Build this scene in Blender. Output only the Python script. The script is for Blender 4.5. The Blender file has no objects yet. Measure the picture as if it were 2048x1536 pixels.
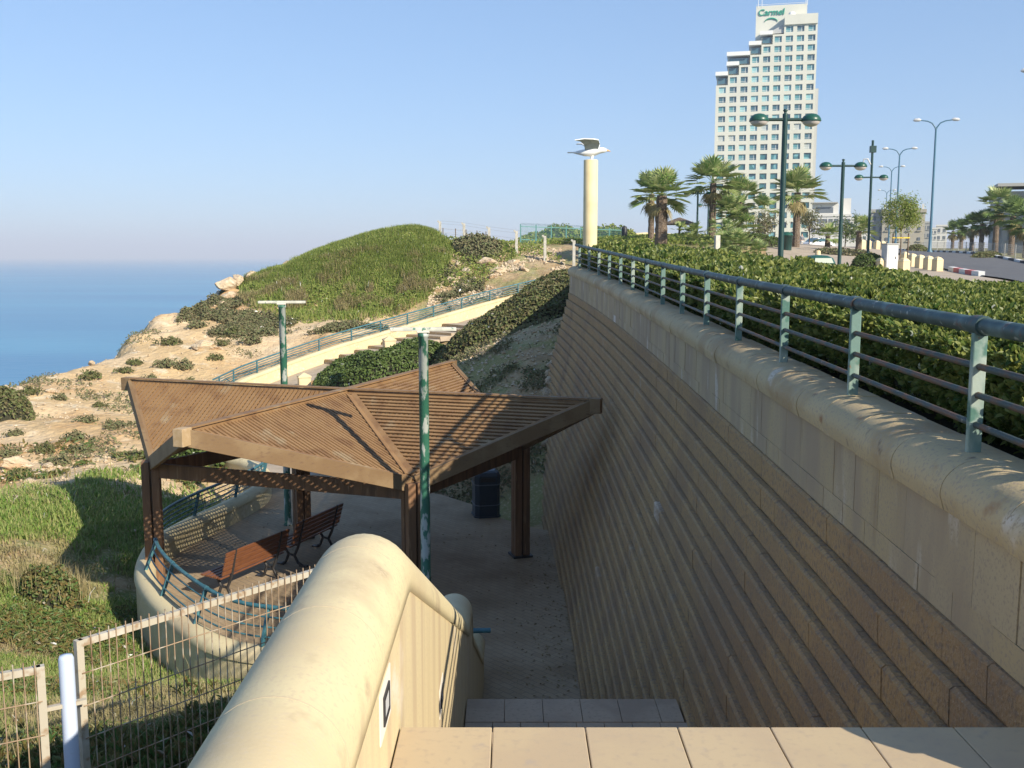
import bpy, math, random
import numpy as np
from mathutils import Vector, Matrix
random.seed(7); rng = np.random.default_rng(11)
S = bpy.context.scene; COL = S.collection
F, PHI, EYE = 2000.0, math.atan(256/2000), 1.65
CP, SP = math.cos(PHI), math.sin(PHI)
def P(u, v, h):                      # point on the sight line of a photo pixel, h metres ahead
    a = (v-768)/F; k = h/(CP-a*SP)
    return ((u-1024)/F*k, h, EYE-(SP+a*CP)*k)
def G(u, v, z):
    a = (v-768)/F; k = (EYE-z)/(SP+a*CP)
    return ((u-1024)/F*k, (CP-a*SP)*k, z)
# ------------------------------------------------------------------ camera
cam = bpy.data.cameras.new('camera'); co = bpy.data.objects.new('camera', cam); COL.objects.link(co)
co.location = (0, 0, EYE); co.rotation_euler = (math.pi/2-PHI, 0, 0)
cam.sensor_width = 36; cam.lens = 36*F/2048; cam.clip_end = 90000; cam.clip_start = .05
S.camera = co
# ------------------------------------------------------------------ light
SUN = Vector((1.87, -1.96, 1.60)).normalized()
w = bpy.data.worlds.new('World'); S.world = w; w.use_nodes = True
nt = w.node_tree; bg = nt.nodes['Background']; sk = nt.nodes.new('ShaderNodeTexSky'); sk.sky_type = 'NISHITA'
sk.sun_disc = False; sk.sun_elevation = math.asin(SUN.z); sk.sun_rotation = math.atan2(SUN.x, SUN.y)
sk.altitude = 30; sk.air_density = 1.0; sk.dust_density = 0.3; sk.ozone_density = 3.0
tn = nt.nodes.new('ShaderNodeMix'); tn.data_type = 'RGBA'; tn.blend_type = 'MULTIPLY'; tn.inputs['Factor'].default_value = 1; tn.inputs['B'].default_value = (1.36, 1.76, 2.30, 1)
ga = nt.nodes.new('ShaderNodeGamma'); ga.inputs[1].default_value = .55; nt.links.new(sk.outputs[0], ga.inputs[0]); nt.links.new(ga.outputs[0], tn.inputs['A']); nt.links.new(tn.outputs['Result'], bg.inputs[0]); bg.inputs[1].default_value = 0.084
sl = bpy.data.lights.new('sun', 'SUN'); sl.energy = 4.4; sl.angle = math.radians(.5); sl.color = (1, .9, .74)
so = bpy.data.objects.new('sun', sl); COL.objects.link(so); so.rotation_euler = (-SUN).to_track_quat('-Z', 'Y').to_euler()
S.view_settings.view_transform = 'Standard'; S.view_settings.look = 'None'; S.view_settings.exposure = 0.85; S.view_settings.gamma = 1
S.cycles.max_bounces = 8; S.cycles.transparent_max_bounces = 8
# ------------------------------------------------------------------ materials
def mat(name, col, rough=.8, var=(), bump=None, metal=0, trans=0, island=None, spec=.5, coat=0, emit=None):
    """var: (scale, colour, lo, hi, detail, stretch) noise layers; bump: (scale, strength, distance); island: colours per leaf"""
    m = bpy.data.materials.new(name); m.use_nodes = True; t = m.node_tree; N = t.nodes; L = t.links
    b = N['Principled BSDF']; b.inputs['Roughness'].default_value = rough; b.inputs['Metallic'].default_value = metal
    b.inputs['Specular IOR Level'].default_value = spec; b.inputs['Coat Weight'].default_value = coat
    tc = N.new('ShaderNodeTexCoord'); out = None
    def rgb(c):
        n = N.new('ShaderNodeRGB'); n.outputs[0].default_value = (*c, 1); return n.outputs[0]
    def noise(scale, detail, stretch):
        n = N.new('ShaderNodeTexNoise'); n.inputs['Scale'].default_value = scale; n.inputs['Detail'].default_value = detail
        if stretch:
            mp = N.new('ShaderNodeMapping'); mp.inputs['Scale'].default_value = stretch
            L.new(tc.outputs['Object'], mp.inputs[0]); L.new(mp.outputs[0], n.inputs['Vector'])
        else: L.new(tc.outputs['Object'], n.inputs['Vector'])
        return n.outputs['Fac']
    if island:
        g = N.new('ShaderNodeNewGeometry'); r = N.new('ShaderNodeValToRGB'); L.new(g.outputs['Random Per Island'], r.inputs[0])
        el = r.color_ramp.elements
        for i, c in enumerate(island):
            p = i/(max(1, len(island)-1))
            e = el[0] if i == 0 else (el[1] if i == len(island)-1 else el.new(p))
            e.position = p; e.color = (*c, 1)
        out = r.outputs[0]
    else: out = rgb(col)
    for v in var:
        sc, c, lo, hi = v[:4]; det = v[4] if len(v) > 4 else 4; st = v[5] if len(v) > 5 else None
        mr = N.new('ShaderNodeMapRange'); mr.inputs['From Min'].default_value = lo; mr.inputs['From Max'].default_value = hi
        mr.interpolation_type = 'SMOOTHSTEP'
        L.new(noise(sc, det, st), mr.inputs['Value'])
        mx = N.new('ShaderNodeMix'); mx.data_type = 'RGBA'
        L.new(mr.outputs[0], mx.inputs['Factor']); L.new(out, mx.inputs['A']); mx.inputs['B'].default_value = (*c, 1); out = mx.outputs['Result']
    L.new(out, b.inputs['Base Color'])
    if bump:
        bp = N.new('ShaderNodeBump'); bp.inputs['Strength'].default_value = bump[1]; bp.inputs['Distance'].default_value = bump[2]
        L.new(noise(bump[0], 6, bump[3] if len(bump) > 3 else None), bp.inputs['Height']); L.new(bp.outputs[0], b.inputs['Normal'])
    if trans:
        tr = N.new('ShaderNodeBsdfTranslucent'); L.new(out, tr.inputs[0]); ms = N.new('ShaderNodeMixShader'); ms.inputs[0].default_value = trans
        L.new(b.outputs[0], ms.inputs[1]); L.new(tr.outputs[0], ms.inputs[2]); L.new(ms.outputs[0], N['Material Output'].inputs[0])
    return m
MT = {}
def tag(o, label, cat, group=None, kind=None):
    if label: o['label'] = label
    if cat: o['category'] = cat
    if group: o['group'] = group
    if kind: o['kind'] = kind
    return o
def empty(name, loc=(0, 0, 0), rz=0, label=None, cat=None, group=None):
    o = bpy.data.objects.new(name, None); COL.objects.link(o); o.location = loc; o.rotation_euler = (0, 0, rz)
    o.empty_display_size = .1
    return tag(o, label, cat, group)
def copy_tree(o, parent=None):
    c = o.copy(); COL.objects.link(c); c.parent = parent
    for ch in list(o.children): copy_tree(ch, c)
    return c
def link(me, name, m, parent, smooth=False):
    if m is not None: me.materials.append(m)
    o = bpy.data.objects.new(name, me); COL.objects.link(o); o.parent = parent
    if smooth: me.polygons.foreach_set('use_smooth', [True]*len(me.polygons))
    return o
class MB:
    def __init__(s): s.v = []; s.f = []; s.sm = []
    def add(s, vs, fs, smooth=False):
        n = len(s.v); s.v += [tuple(p) for p in vs]; s.f += [tuple(i+n for i in f) for f in fs]; s.sm += [smooth]*len(fs); return s
    def box(s, c, size, rz=0, M=None):
        x, y, z = [a/2 for a in size]
        M = M or Matrix.Rotation(rz, 3, 'Z')
        vs = [Vector(c)+M @ Vector((i*x, j*y, k*z)) for k in (-1, 1) for i, j in ((-1, -1), (1, -1), (1, 1), (-1, 1))]
        return s.add(vs, [(3, 2, 1, 0), (4, 5, 6, 7), (0, 1, 5, 4), (1, 2, 6, 5), (2, 3, 7, 6), (3, 0, 4, 7)])
    def beam(s, a, b, w, h, up=(0, 0, 1), drop=0):     # rectangular bar from a to b, its top 'drop' below the line
        a, b = Vector(a), Vector(b); d = (b-a); L = d.length; d.normalize(); r = d.cross(Vector(up)).normalized(); u = r.cross(d)
        M = Matrix((r, d, u)).transposed()
        return s.box((a+b)/2-u*(h/2+drop), (w, L, h), M=M)
    def tube(s, pts, r, seg=10, cap=True, smooth=True):
        pts = [Vector(p) for p in pts]; n = len(pts); rs = r if isinstance(r, (list, tuple)) else [r]*n
        vs = []; prev = None
        for i, p in enumerate(pts):
            d = (pts[min(i+1, n-1)]-pts[max(i-1, 0)]).normalized()
            if prev is None:
                prev = d.orthogonal().normalized()
            x = (prev-d*prev.dot(d)).normalized(); prev = x; y = d.cross(x)
            vs += [p+(x*math.cos(2*math.pi*k/seg)+y*math.sin(2*math.pi*k/seg))*rs[i] for k in range(seg)]
        fs = [(i*seg+k, i*seg+(k+1) % seg, (i+1)*seg+(k+1) % seg, (i+1)*seg+k) for i in range(n-1) for k in range(seg)]
        s.add(vs, fs, smooth)
        if cap:
            s.add(vs[:seg], [tuple(reversed(range(seg)))]); s.add(vs[-seg:], [tuple(range(seg))])
        return s
    def lathe(s, c, prof, seg=20, smooth=True, sx=1, sy=1):      # prof: (r, z)
        c = Vector(c); vs = [c+Vector((r*sx*math.cos(2*math.pi*k/seg), r*sy*math.sin(2*math.pi*k/seg), z)) for r, z in prof for k in range(seg)]
        fs = [(i*seg+k, i*seg+(k+1) % seg, (i+1)*seg+(k+1) % seg, (i+1)*seg+k) for i in range(len(prof)-1) for k in range(seg)]
        s.add(vs, fs, smooth)
        s.add(vs[:seg], [tuple(reversed(range(seg)))]); s.add(vs[-seg:], [tuple(range(seg))]); return s
    def prism(s, poly, z0, z1):
        n = len(poly); vs = [(x, y, z0) for x, y in poly]+[(x, y, z1) for x, y in poly]
        return s.add(vs, [tuple(reversed(range(n))), tuple(range(n, 2*n))]+[(i, (i+1) % n, n+(i+1) % n, n+i) for i in range(n)])
    def sweep(s, path, prof, closed=True, caps=True, smooth=False, flip=False):   # prof: (sideways, up); +sideways = right of travel
        path = [Vector(p) for p in path]; n = len(path); m = len(prof); vs = []
        for i, p in enumerate(path):
            d0 = (path[i]-path[max(i-1, 0)]); d1 = (path[min(i+1, n-1)]-path[i])
            d0.z = d1.z = 0
            if d0.length < 1e-6: d0 = d1
            if d1.length < 1e-6: d1 = d0
            d = (d0.normalized()+d1.normalized()).normalized(); r = Vector((d.y, -d.x, 0))
            k = 1/max(.5, d.dot(d1.normalized()))
            vs += [p+r*a*k+Vector((0, 0, b)) for a, b in prof]
        fs = [(i*m+k, i*m+(k+1) % m, (i+1)*m+(k+1) % m, (i+1)*m+k) for i in range(n-1) for k in range(m if closed else m-1)]
        s.add(vs, fs, smooth)
        if caps and closed: s.add(vs[:m], [tuple(reversed(range(m)))]); s.add(vs[-m:], [tuple(range(m))])
        return s
    def build(s, name, m, parent=None, bevel=0):
        me = bpy.data.meshes.new(name); me.from_pydata(s.v, [], s.f); me.polygons.foreach_set('use_smooth', s.sm)
        o = link(me, name, MT[m] if isinstance(m, str) else m, parent)
        if bevel:
            b = o.modifiers.new('bevel', 'BEVEL'); b.width = bevel; b.segments = 2; b.limit_method = 'ANGLE'
        import bmesh
        bm = bmesh.new(); bm.from_mesh(me); bmesh.ops.recalc_face_normals(bm, faces=bm.faces); bm.to_mesh(me); bm.free()
        return o
def npmesh(name, V, Fc, m, parent=None, smooth=False):
    me = bpy.data.meshes.new(name); V = np.asarray(V, np.float32).reshape(-1, 3); Fc = np.asarray(Fc, np.int32); k = Fc.shape[1]
    me.vertices.add(len(V)); me.vertices.foreach_set('co', V.ravel())
    me.loops.add(Fc.size); me.loops.foreach_set('vertex_index', Fc.ravel())
    me.polygons.add(len(Fc)); me.polygons.foreach_set('loop_start', np.arange(0, Fc.size, k, dtype=np.int32))
    me.polygons.foreach_set('use_smooth', np.full(len(Fc), smooth)); me.update(); me.validate()
    return link(me, name, MT[m] if isinstance(m, str) else m, parent)
def nrm(a): return a/np.maximum(np.linalg.norm(a, axis=-1, keepdims=True), 1e-9)
def leaves(name, C, N, size, m, parent=None, asp=.5, fold=.15, jit=.6, axis=None):
    C = np.asarray(C, float); n = len(C); N = nrm(np.asarray(N, float)+rng.normal(0, jit, (n, 3)))
    size = np.broadcast_to(size, n)[:, None]*rng.uniform(.7, 1.25, (n, 1))
    R = rng.normal(0, 1, (n, 3)) if axis is None else axis+rng.normal(0, .35, (n, 3))
    A = nrm(R-(R*N).sum(1, keepdims=True)*N); B = np.cross(N, A)
    h = size/2; wd = size*asp/2
    V = np.stack([C-A*h, C-A*h*.15+B*wd+N*fold*size, C+A*h*.5+B*wd*.75+N*fold*size*.8, C+A*h, C+A*h*.5-B*wd*.75+N*fold*size*.8, C-A*h*.15-B*wd+N*fold*size], 1)
    i = np.arange(n)[:, None]*6
    Fc = np.concatenate([i+np.array([[0, 1, 2, 3]]), i+np.array([[0, 3, 4, 5]])], 0)
    return npmesh(name, V, Fc, m, parent)
def blades(name, B, hgt, wid, lean, m, parent=None):
    B = np.asarray(B, float); n = len(B); th = rng.uniform(0, 2*np.pi, n); hgt = np.broadcast_to(hgt, n)*rng.uniform(.5, 1.3, n)
    d = np.stack([np.cos(th), np.sin(th), 0*th], 1); s_ = np.stack([-np.sin(th), np.cos(th), 0*th], 1)
    ln = (rng.uniform(.1, 1, n)*lean)[:, None]; up = np.array([0, 0, 1.]); H = hgt[:, None]; wv = np.broadcast_to(wid, n)[:, None]
    mid = B+up*H*.55+d*ln*H*.28; tip = B+up*H*np.sqrt(np.maximum(.15, 1-ln**2*.6))+d*ln*H
    V = np.stack([B-s_*wv, B+s_*wv, mid+s_*wv*.8, mid-s_*wv*.8, tip+s_*wv*.15, tip-s_*wv*.15], 1)
    i = np.arange(n)[:, None]*6
    return npmesh(name, V, np.concatenate([i+np.array([[0, 1, 2, 3]]), i+np.array([[3, 2, 4, 5]])], 0), m, parent)
# vectorised value noise
_T = rng.random((256, 256))
def vn(x, y):
    xi = np.floor(x).astype(int); yi = np.floor(y).astype(int); fx = x-xi; fy = y-yi; fx = fx*fx*(3-2*fx); fy = fy*fy*(3-2*fy)
    g = lambda a, b: _T[a & 255, b & 255]
    return (g(xi, yi)*(1-fx)+g(xi+1, yi)*fx)*(1-fy)+(g(xi, yi+1)*(1-fx)+g(xi+1, yi+1)*fx)*fy
def fbm(x, y, s, o=4):
    x = np.asarray(x, float); y = np.asarray(y, float); r = 0; a = .5
    for k in range(o): r = r+a*vn(x*s+17.3*k, y*s+9.1*k); s *= 2.03; a *= .5
    return r/(1-.5**o)-.5
def tps(pts):
    p = np.array(pts, float); n = len(p)
    def U(d2): return d2*np.log(d2+1e-9)*.5
    K = U(((p[:, None, :2]-p[None, :, :2])**2).sum(-1))+np.eye(n)*.4; Q = np.c_[np.ones(n), p[:, :2]]
    A = np.block([[K, Q], [Q.T, np.zeros((3, 3))]]); s_ = np.linalg.solve(A, np.r_[p[:, 2], 0, 0, 0])
    def f(x, y):
        x = np.asarray(x, float); y = np.asarray(y, float); r = s_[n]+s_[n+1]*x+s_[n+2]*y
        for i in range(n): r = r+s_[i]*U((x-p[i, 0])**2+(y-p[i, 1])**2)
        return r
    return f
def crom(pts, k=6):
    pts = [np.array(p, float) for p in pts]; out = []
    for i in range(len(pts)-1):
        a, b, c, d = pts[max(i-1, 0)], pts[i], pts[i+1], pts[min(i+2, len(pts)-1)]
        for j in range(k):
            t = j/k; out.append(.5*((2*b)+(c-a)*t+(2*a-5*b+4*c-d)*t*t+(3*b-a-3*c+d)*t**3))
    out.append(pts[-1]); return [tuple(p) for p in out]
def sm(a, b, x): t = np.clip((np.asarray(x, float)-a)/(b-a), 0, 1); return t*t*(3-2*t)
def along(path, step, start=0):          # points and headings every step metres
    path = [Vector(p) for p in path]; res = []; d = start; acc = 0
    for i in range(len(path)-1):
        L = (path[i+1]-path[i]).length
        while d <= acc+L+1e-9:
            t = (d-acc)/L; res.append((path[i].lerp(path[i+1], t), (path[i+1]-path[i]).normalized())); d += step
        acc += L
    return res
# ------------------------------------------------------------------ material library
T = MT
T['joint'] = mat('pale_joint', (.50, .41, .27), .9)
T['render_cream'] = mat('cream_concrete', (.60, .51, .30), .75, [(1.3, (.50, .40, .25), .45, .75), (9, (.66, .57, .40), .5, .7), (40, (.48, .38, .24), .55, .75, 2)], (60, .15, .01))
T['cap_cream'] = mat('cream_cap', (.62, .53, .315), .7, [(.9, (.53, .42, .25), .42, .68), (2.6, (.45, .36, .22), .56, .76, 7), (6, (.38, .30, .19), .60, .76, 6), (70, (.54, .44, .28), .5, .75, 2)], (90, .12, .006))
T['face_cream'] = mat('streaked_concrete', (.60, .495, .29), .75, [(5, (.50, .39, .24), .45, .65, 3, (1, 1, .06)), (2, (.68, .61, .50), .62, .75, 3), (60, (.52, .42, .27), .5, .75, 2)], (60, .15, .006))
T['coping'] = mat('coping_stone', (.52, .42, .26), .8, island=[(.50, .39, .215), (.56, .45, .27), (.46, .36, .20)], var=[(1.8, (.38, .27, .14), .45, .65), (3.3, (.58, .51, .40), .64, .76), (4.5, (.30, .16, .07), .60, .74, 5), (7, (.16, .11, .07), .66, .78), (50, (.38, .30, .2), .5, .7, 2)], bump=(70, .25, .008))
T['cladding'] = mat('sandstone_cladding', (.45, .355, .215), .8, island=[(.43, .33, .18), (.47, .365, .21), (.40, .295, .155), (.45, .36, .22)], var=[(2.2, (.34, .26, .17), .4, .65, 4, (1, 1, .25)), (3.1, (.55, .49, .40), .6, .72, 4, (1, 1, .3)), (4, (.25, .17, .09), .60, .78, 5, (1, 1, .18)), (60, (.34, .27, .18), .5, .7, 2)], bump=(50, .25, .006))
T['block'] = mat('split_face_block', (.36, .265, .155), .9, island=[(.41, .265, .12), (.44, .29, .135), (.42, .275, .125), (.46, .31, .15), (.39, .25, .11)], var=[(.8, (.31, .20, .105), .42, .66), (1.1, (.24, .15, .08), .60, .78, 5, (1, 1, .15)), (1.7, (.41, .33, .23), .64, .8), (28, (.24, .17, .11), .45, .7, 6), (90, (.43, .34, .23), .58, .8, 2)], bump=(45, .9, .02))
T['mortar'] = mat('dark_joint', (.10, .075, .05), .95)
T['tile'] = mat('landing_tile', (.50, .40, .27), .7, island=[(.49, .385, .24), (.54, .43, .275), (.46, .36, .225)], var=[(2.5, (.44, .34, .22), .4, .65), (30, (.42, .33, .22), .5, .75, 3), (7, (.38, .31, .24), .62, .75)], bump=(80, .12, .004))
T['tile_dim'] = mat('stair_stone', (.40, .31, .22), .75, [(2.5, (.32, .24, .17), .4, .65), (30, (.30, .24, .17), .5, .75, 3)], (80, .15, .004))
T['wood'] = mat('weathered_timber', (.25, .145, .07), .7, island=[(.235, .135, .06), (.29, .175, .08), (.18, .10, .045), (.31, .205, .11), (.25, .15, .068)], var=[(3, (.175, .095, .042), .45, .7, 4), (2.2, (.28, .205, .12), .58, .75, 4)], bump=(30, .3, .01))
T['wood_beam'] = mat('grey_brown_beam', (.165, .10, .045), .7, [(2, (.21, .14, .07), .4, .65, 4), (10, (.13, .075, .04), .55, .75, 4, (1, 1, 3))], (25, .3, .01))  # darker grey brown timber for fascia beams and beam ends
T['wood_dark'] = mat('brown_post', (.20, .105, .05), .7, [(3, (.13, .07, .035), .4, .65, 4, (3, 3, .2)), (12, (.27, .16, .085), .55, .75, 3, (2, 2, .2))], (25, .3, .01, (3, 3, .3)))
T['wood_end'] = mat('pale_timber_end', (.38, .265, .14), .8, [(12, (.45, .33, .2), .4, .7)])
T['bench_wood'] = mat('bench_timber', (.17, .066, .028), .5, [(6, (.13, .048, .02), .4, .7, 4, (1, 1, 5))])
T['iron'] = mat('dark_iron', (.025, .025, .027), .5)
T['peel'] = mat('peeling_green_paint', (.045, .15, .115), .55, [(5, (.07, .20, .16), .45, .7), (9, (.33, .40, .36), .53, .60, 5), (14, (.17, .10, .06), .66, .74, 4)], (25, .3, .006))
T['peel_pole'] = mat('flaking_pole_paint', (.035, .14, .09), .5, [(2, (.05, .18, .12), .45, .7), (6, (.42, .46, .42), .50, .57, 5, (1.6, 1.6, .6))], (25, .3, .006))
T['peel_bar'] = mat('flaking_bar_paint', (.50, .50, .42), .7, [(8, (.62, .60, .50), .4, .6), (11, (.10, .22, .16), .60, .68, 5)], (25, .3, .006))
T['post_paint'] = mat('faded_post_paint', (.13, .22, .19), .6, [(5, (.30, .36, .31), .45, .62, 5, (1, 1, .5)), (8, (.06, .15, .12), .56, .66, 5), (13, (.22, .12, .06), .64, .72, 4)], (30, .3, .006))
T['rail_dark'] = mat('weathered_top_rail', (.028, .062, .062), .55, [(6, (.08, .14, .14), .5, .7), (18, (.22, .26, .25), .62, .7, 4), (10, (.09, .05, .035), .58, .7)], (40, .25, .004))
T['rail_rust'] = mat('rusty_rail', (.035, .055, .055), .6, [(7, (.11, .06, .035), .42, .6, 5), (22, (.20, .19, .17), .66, .74)], (40, .3, .004))
T['rail_blue'] = mat('blue_green_rail', (.035, .12, .15), .45, [(8, (.07, .19, .21), .45, .7), (20, (.25, .30, .29), .67, .74)])
T['galv'] = mat('faded_cream_metal', (.42, .38, .30), .6, [(20, (.30, .21, .13), .5, .7), (6, (.52, .49, .42), .5, .7)])
T['wire'] = mat('rusted_wire', (.30, .21, .13), .7, [(15, (.40, .35, .27), .5, .65), (7, (.17, .095, .055), .5, .7)])
T['post_blue'] = mat('pale_blue_post', (.46, .53, .66), .55, [(3, (.54, .60, .72), .4, .7), (12, (.38, .42, .50), .6, .75)])
T['bin'] = mat('dark_bin_plastic', (.018, .035, .055), .4)
T['green_metal'] = mat('dark_green_metal', (.008, .038, .034), .4, [(3, (.013, .052, .046), .4, .7)])
T['green_hood'] = mat('green_lamp_hood', (.014, .075, .05), .35)
T['lens'] = mat('milky_lamp_lens', (.62, .56, .52), .35)
T['litter'] = mat('dead_leaf', (0, 0, 0), .8, island=[(.20, .13, .06), (.30, .20, .09), (.14, .10, .05), (.34, .27, .13)])
T['blue_pole'] = mat('blue_grey_pole', (.06, .15, .22), .4)
T['hedge'] = mat('glossy_hedge_leaf', (0, 0, 0), .42, trans=.38, spec=.35, island=[(.04, .095, .014), (.08, .16, .022), (.125, .23, .034), (.19, .30, .055), (.08, .155, .024), (.29, .31, .08)])
T['hedge_core'] = mat('hedge_dark_core', (.022, .024, .010), .9, [(20, (.06, .045, .025), .5, .7)])  # dark fill for the solid cores inside hedges and bushes
T['hedge2'] = mat('matt_hedge_leaf', (0, 0, 0), .5, trans=.2, spec=.4, island=[(.075, .125, .025), (.13, .20, .04), (.18, .25, .06), (.11, .15, .04)])
T['hedge3'] = mat('olive_hedge_leaf', (0, 0, 0), .6, trans=.15, spec=.3, island=[(.12, .16, .05), (.18, .22, .075), (.25, .28, .105), (.15, .12, .06)])
T['grass'] = mat('green_grass', (0, 0, 0), .6, trans=.4, spec=.3, island=[(.14, .28, .035), (.22, .40, .055), (.29, .45, .08), (.17, .31, .04), (.42, .42, .16)])
T['straw'] = mat('dry_straw', (0, 0, 0), .75, trans=.2, spec=.2, island=[(.38, .31, .17), (.52, .44, .27), (.28, .21, .11), (.60, .54, .38), (.22, .20, .08)])
T['succ'] = mat('ice_plant_leaf', (0, 0, 0), .5, trans=.25, spec=.4, island=[(.075, .16, .04), (.12, .22, .055), (.16, .24, .05), (.22, .22, .05), (.20, .14, .05)])
T['dull'] = mat('grey_green_scrub', (0, 0, 0), .7, trans=.15, spec=.2, island=[(.15, .18, .08), (.21, .24, .12), (.27, .28, .17), (.19, .155, .09)])
T['mound'] = mat('mound_scrub', (0, 0, 0), .65, trans=.4, spec=.25, island=[(.17, .27, .04), (.24, .37, .06), (.31, .44, .075), (.19, .26, .05), (.38, .39, .13)])
T['palm'] = mat('palm_leaf', (0, 0, 0), .45, trans=.2, spec=.4, island=[(.13, .24, .05), (.21, .34, .085), (.31, .42, .14), (.18, .29, .07), (.40, .42, .19)])
T['palm_dark'] = mat('dark_palm_leaf', (0, 0, 0), .5, trans=.25, spec=.35, island=[(.08, .15, .035), (.13, .21, .055), (.20, .27, .09)])  # darker leaf greens for the palm row beyond the road
T['trunk'] = mat('palm_trunk', (.19, .15, .115), .95, [(9, (.10, .065, .04), .4, .6, 4, (1, 1, 3)), (20, (.30, .24, .18), .55, .75)], (14, .9, .05, (1, 1, 3)))
T['bark'] = mat('bark', (.16, .12, .085), .95, [(9, (.09, .06, .04), .4, .6, 4)], (20, .6, .03))
T['rock'] = mat('sandstone_rock', (.50, .40, .27), .9, [(1.5, (.42, .28, .16), .45, .65), (6, (.58, .50, .38), .5, .7), (20, (.36, .27, .18), .55, .75)], (7, 1, .1))
T['white'] = mat('white_paint', (.80, .80, .78), .5, [(4, (.68, .68, .66), .5, .8)])
T['wing_under'] = mat('grey_wing', (.42, .46, .43), .6, [(8, (.30, .34, .31), .5, .7)])
T['beak'] = mat('orange_beak', (.75, .40, .15), .5)
T['column'] = mat('yellow_cream_column', (.70, .58, .33), .7, [(1.5, (.62, .50, .27), .45, .7)], (60, .1, .005))
T['bollard'] = mat('cream_bollard', (.66, .54, .33), .75, [(3, (.56, .45, .27), .45, .7)])
T['asphalt'] = mat('asphalt', (.095, .095, .10), .85, [(1.5, (.12, .12, .12), .4, .7), (60, (.06, .06, .06), .5, .7, 2)], (120, .2, .006))
T['pave'] = mat('pale_pavement', (.40, .33, .25), .85, [(2, (.33, .27, .2), .4, .7)])
T['lawn'] = mat('dry_lawn', (.20, .18, .07), .9, [(1.2, (.13, .14, .045), .4, .65), (14, (.27, .23, .12), .5, .7)], (40, .5, .03))
T['kerb_w'] = mat('kerb_white', (.72, .72, .70), .7)
T['kerb_k'] = mat('kerb_black', (.05, .05, .055), .7)
T['kerb_r'] = mat('kerb_red', (.55, .12, .12), .7)
T['hotel'] = mat('pale_facade', (.60, .595, .51), .75, [(.15, (.56, .555, .475), .4, .7)])
T['hotel_w'] = mat('white_facade', (.72, .72, .69), .7)
T['hotel_g'] = mat('grey_facade', (.40, .41, .40), .7)
T['glass_a'] = mat('teal_glass', (.10, .27, .30), .12, spec=.7)
T['glass_b'] = mat('light_teal_glass', (.26, .48, .50), .15, spec=.7)
T['glass_c'] = mat('dark_glass', (.06, .14, .18), .1, spec=.7)
T['glass_d'] = mat('curtained_glass', (.42, .46, .43), .25, spec=.6)
T['win_dark'] = mat('window_dark', (.14, .16, .18), .3)
T['far_white'] = mat('far_white_wall', (.62, .61, .57), .8)
T['far_tan'] = mat('far_tan_wall', (.42, .39, .32), .8, [(.4, (.38, .35, .29), .4, .7)])
T['far_grey'] = mat('far_grey_wall', (.36, .36, .34), .8)
T['sign_green'] = mat('green_letters', (.02, .30, .20), .4)
T['skin'] = mat('skin', (.45, .28, .2), .6)
T['cloth_grey'] = mat('grey_jacket', (.16, .17, .19), .8)
T['cloth_pale'] = mat('pale_trousers', (.5, .48, .45), .8)
T['car_paint'] = mat('silver_car_paint', (.62, .64, .68), .3, coat=.6)
T['rubber'] = mat('rubber', (.02, .02, .02), .8)
T['yellow'] = mat('yellow_strap', (.75, .55, .05), .6)
T['flag_b'] = mat('blue_cloth', (.05, .12, .45), .7)
T['grey_metal'] = mat('grey_cabinet', (.52, .53, .53), .5, [(2, (.45, .46, .46), .4, .7)])
T['concrete'] = mat('bare_concrete_post', (.50, .48, .42), .85, [(6, (.40, .38, .33), .4, .7)])
T['mesh_green'] = mat('green_mesh', (.09, .23, .23), .6)
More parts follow.
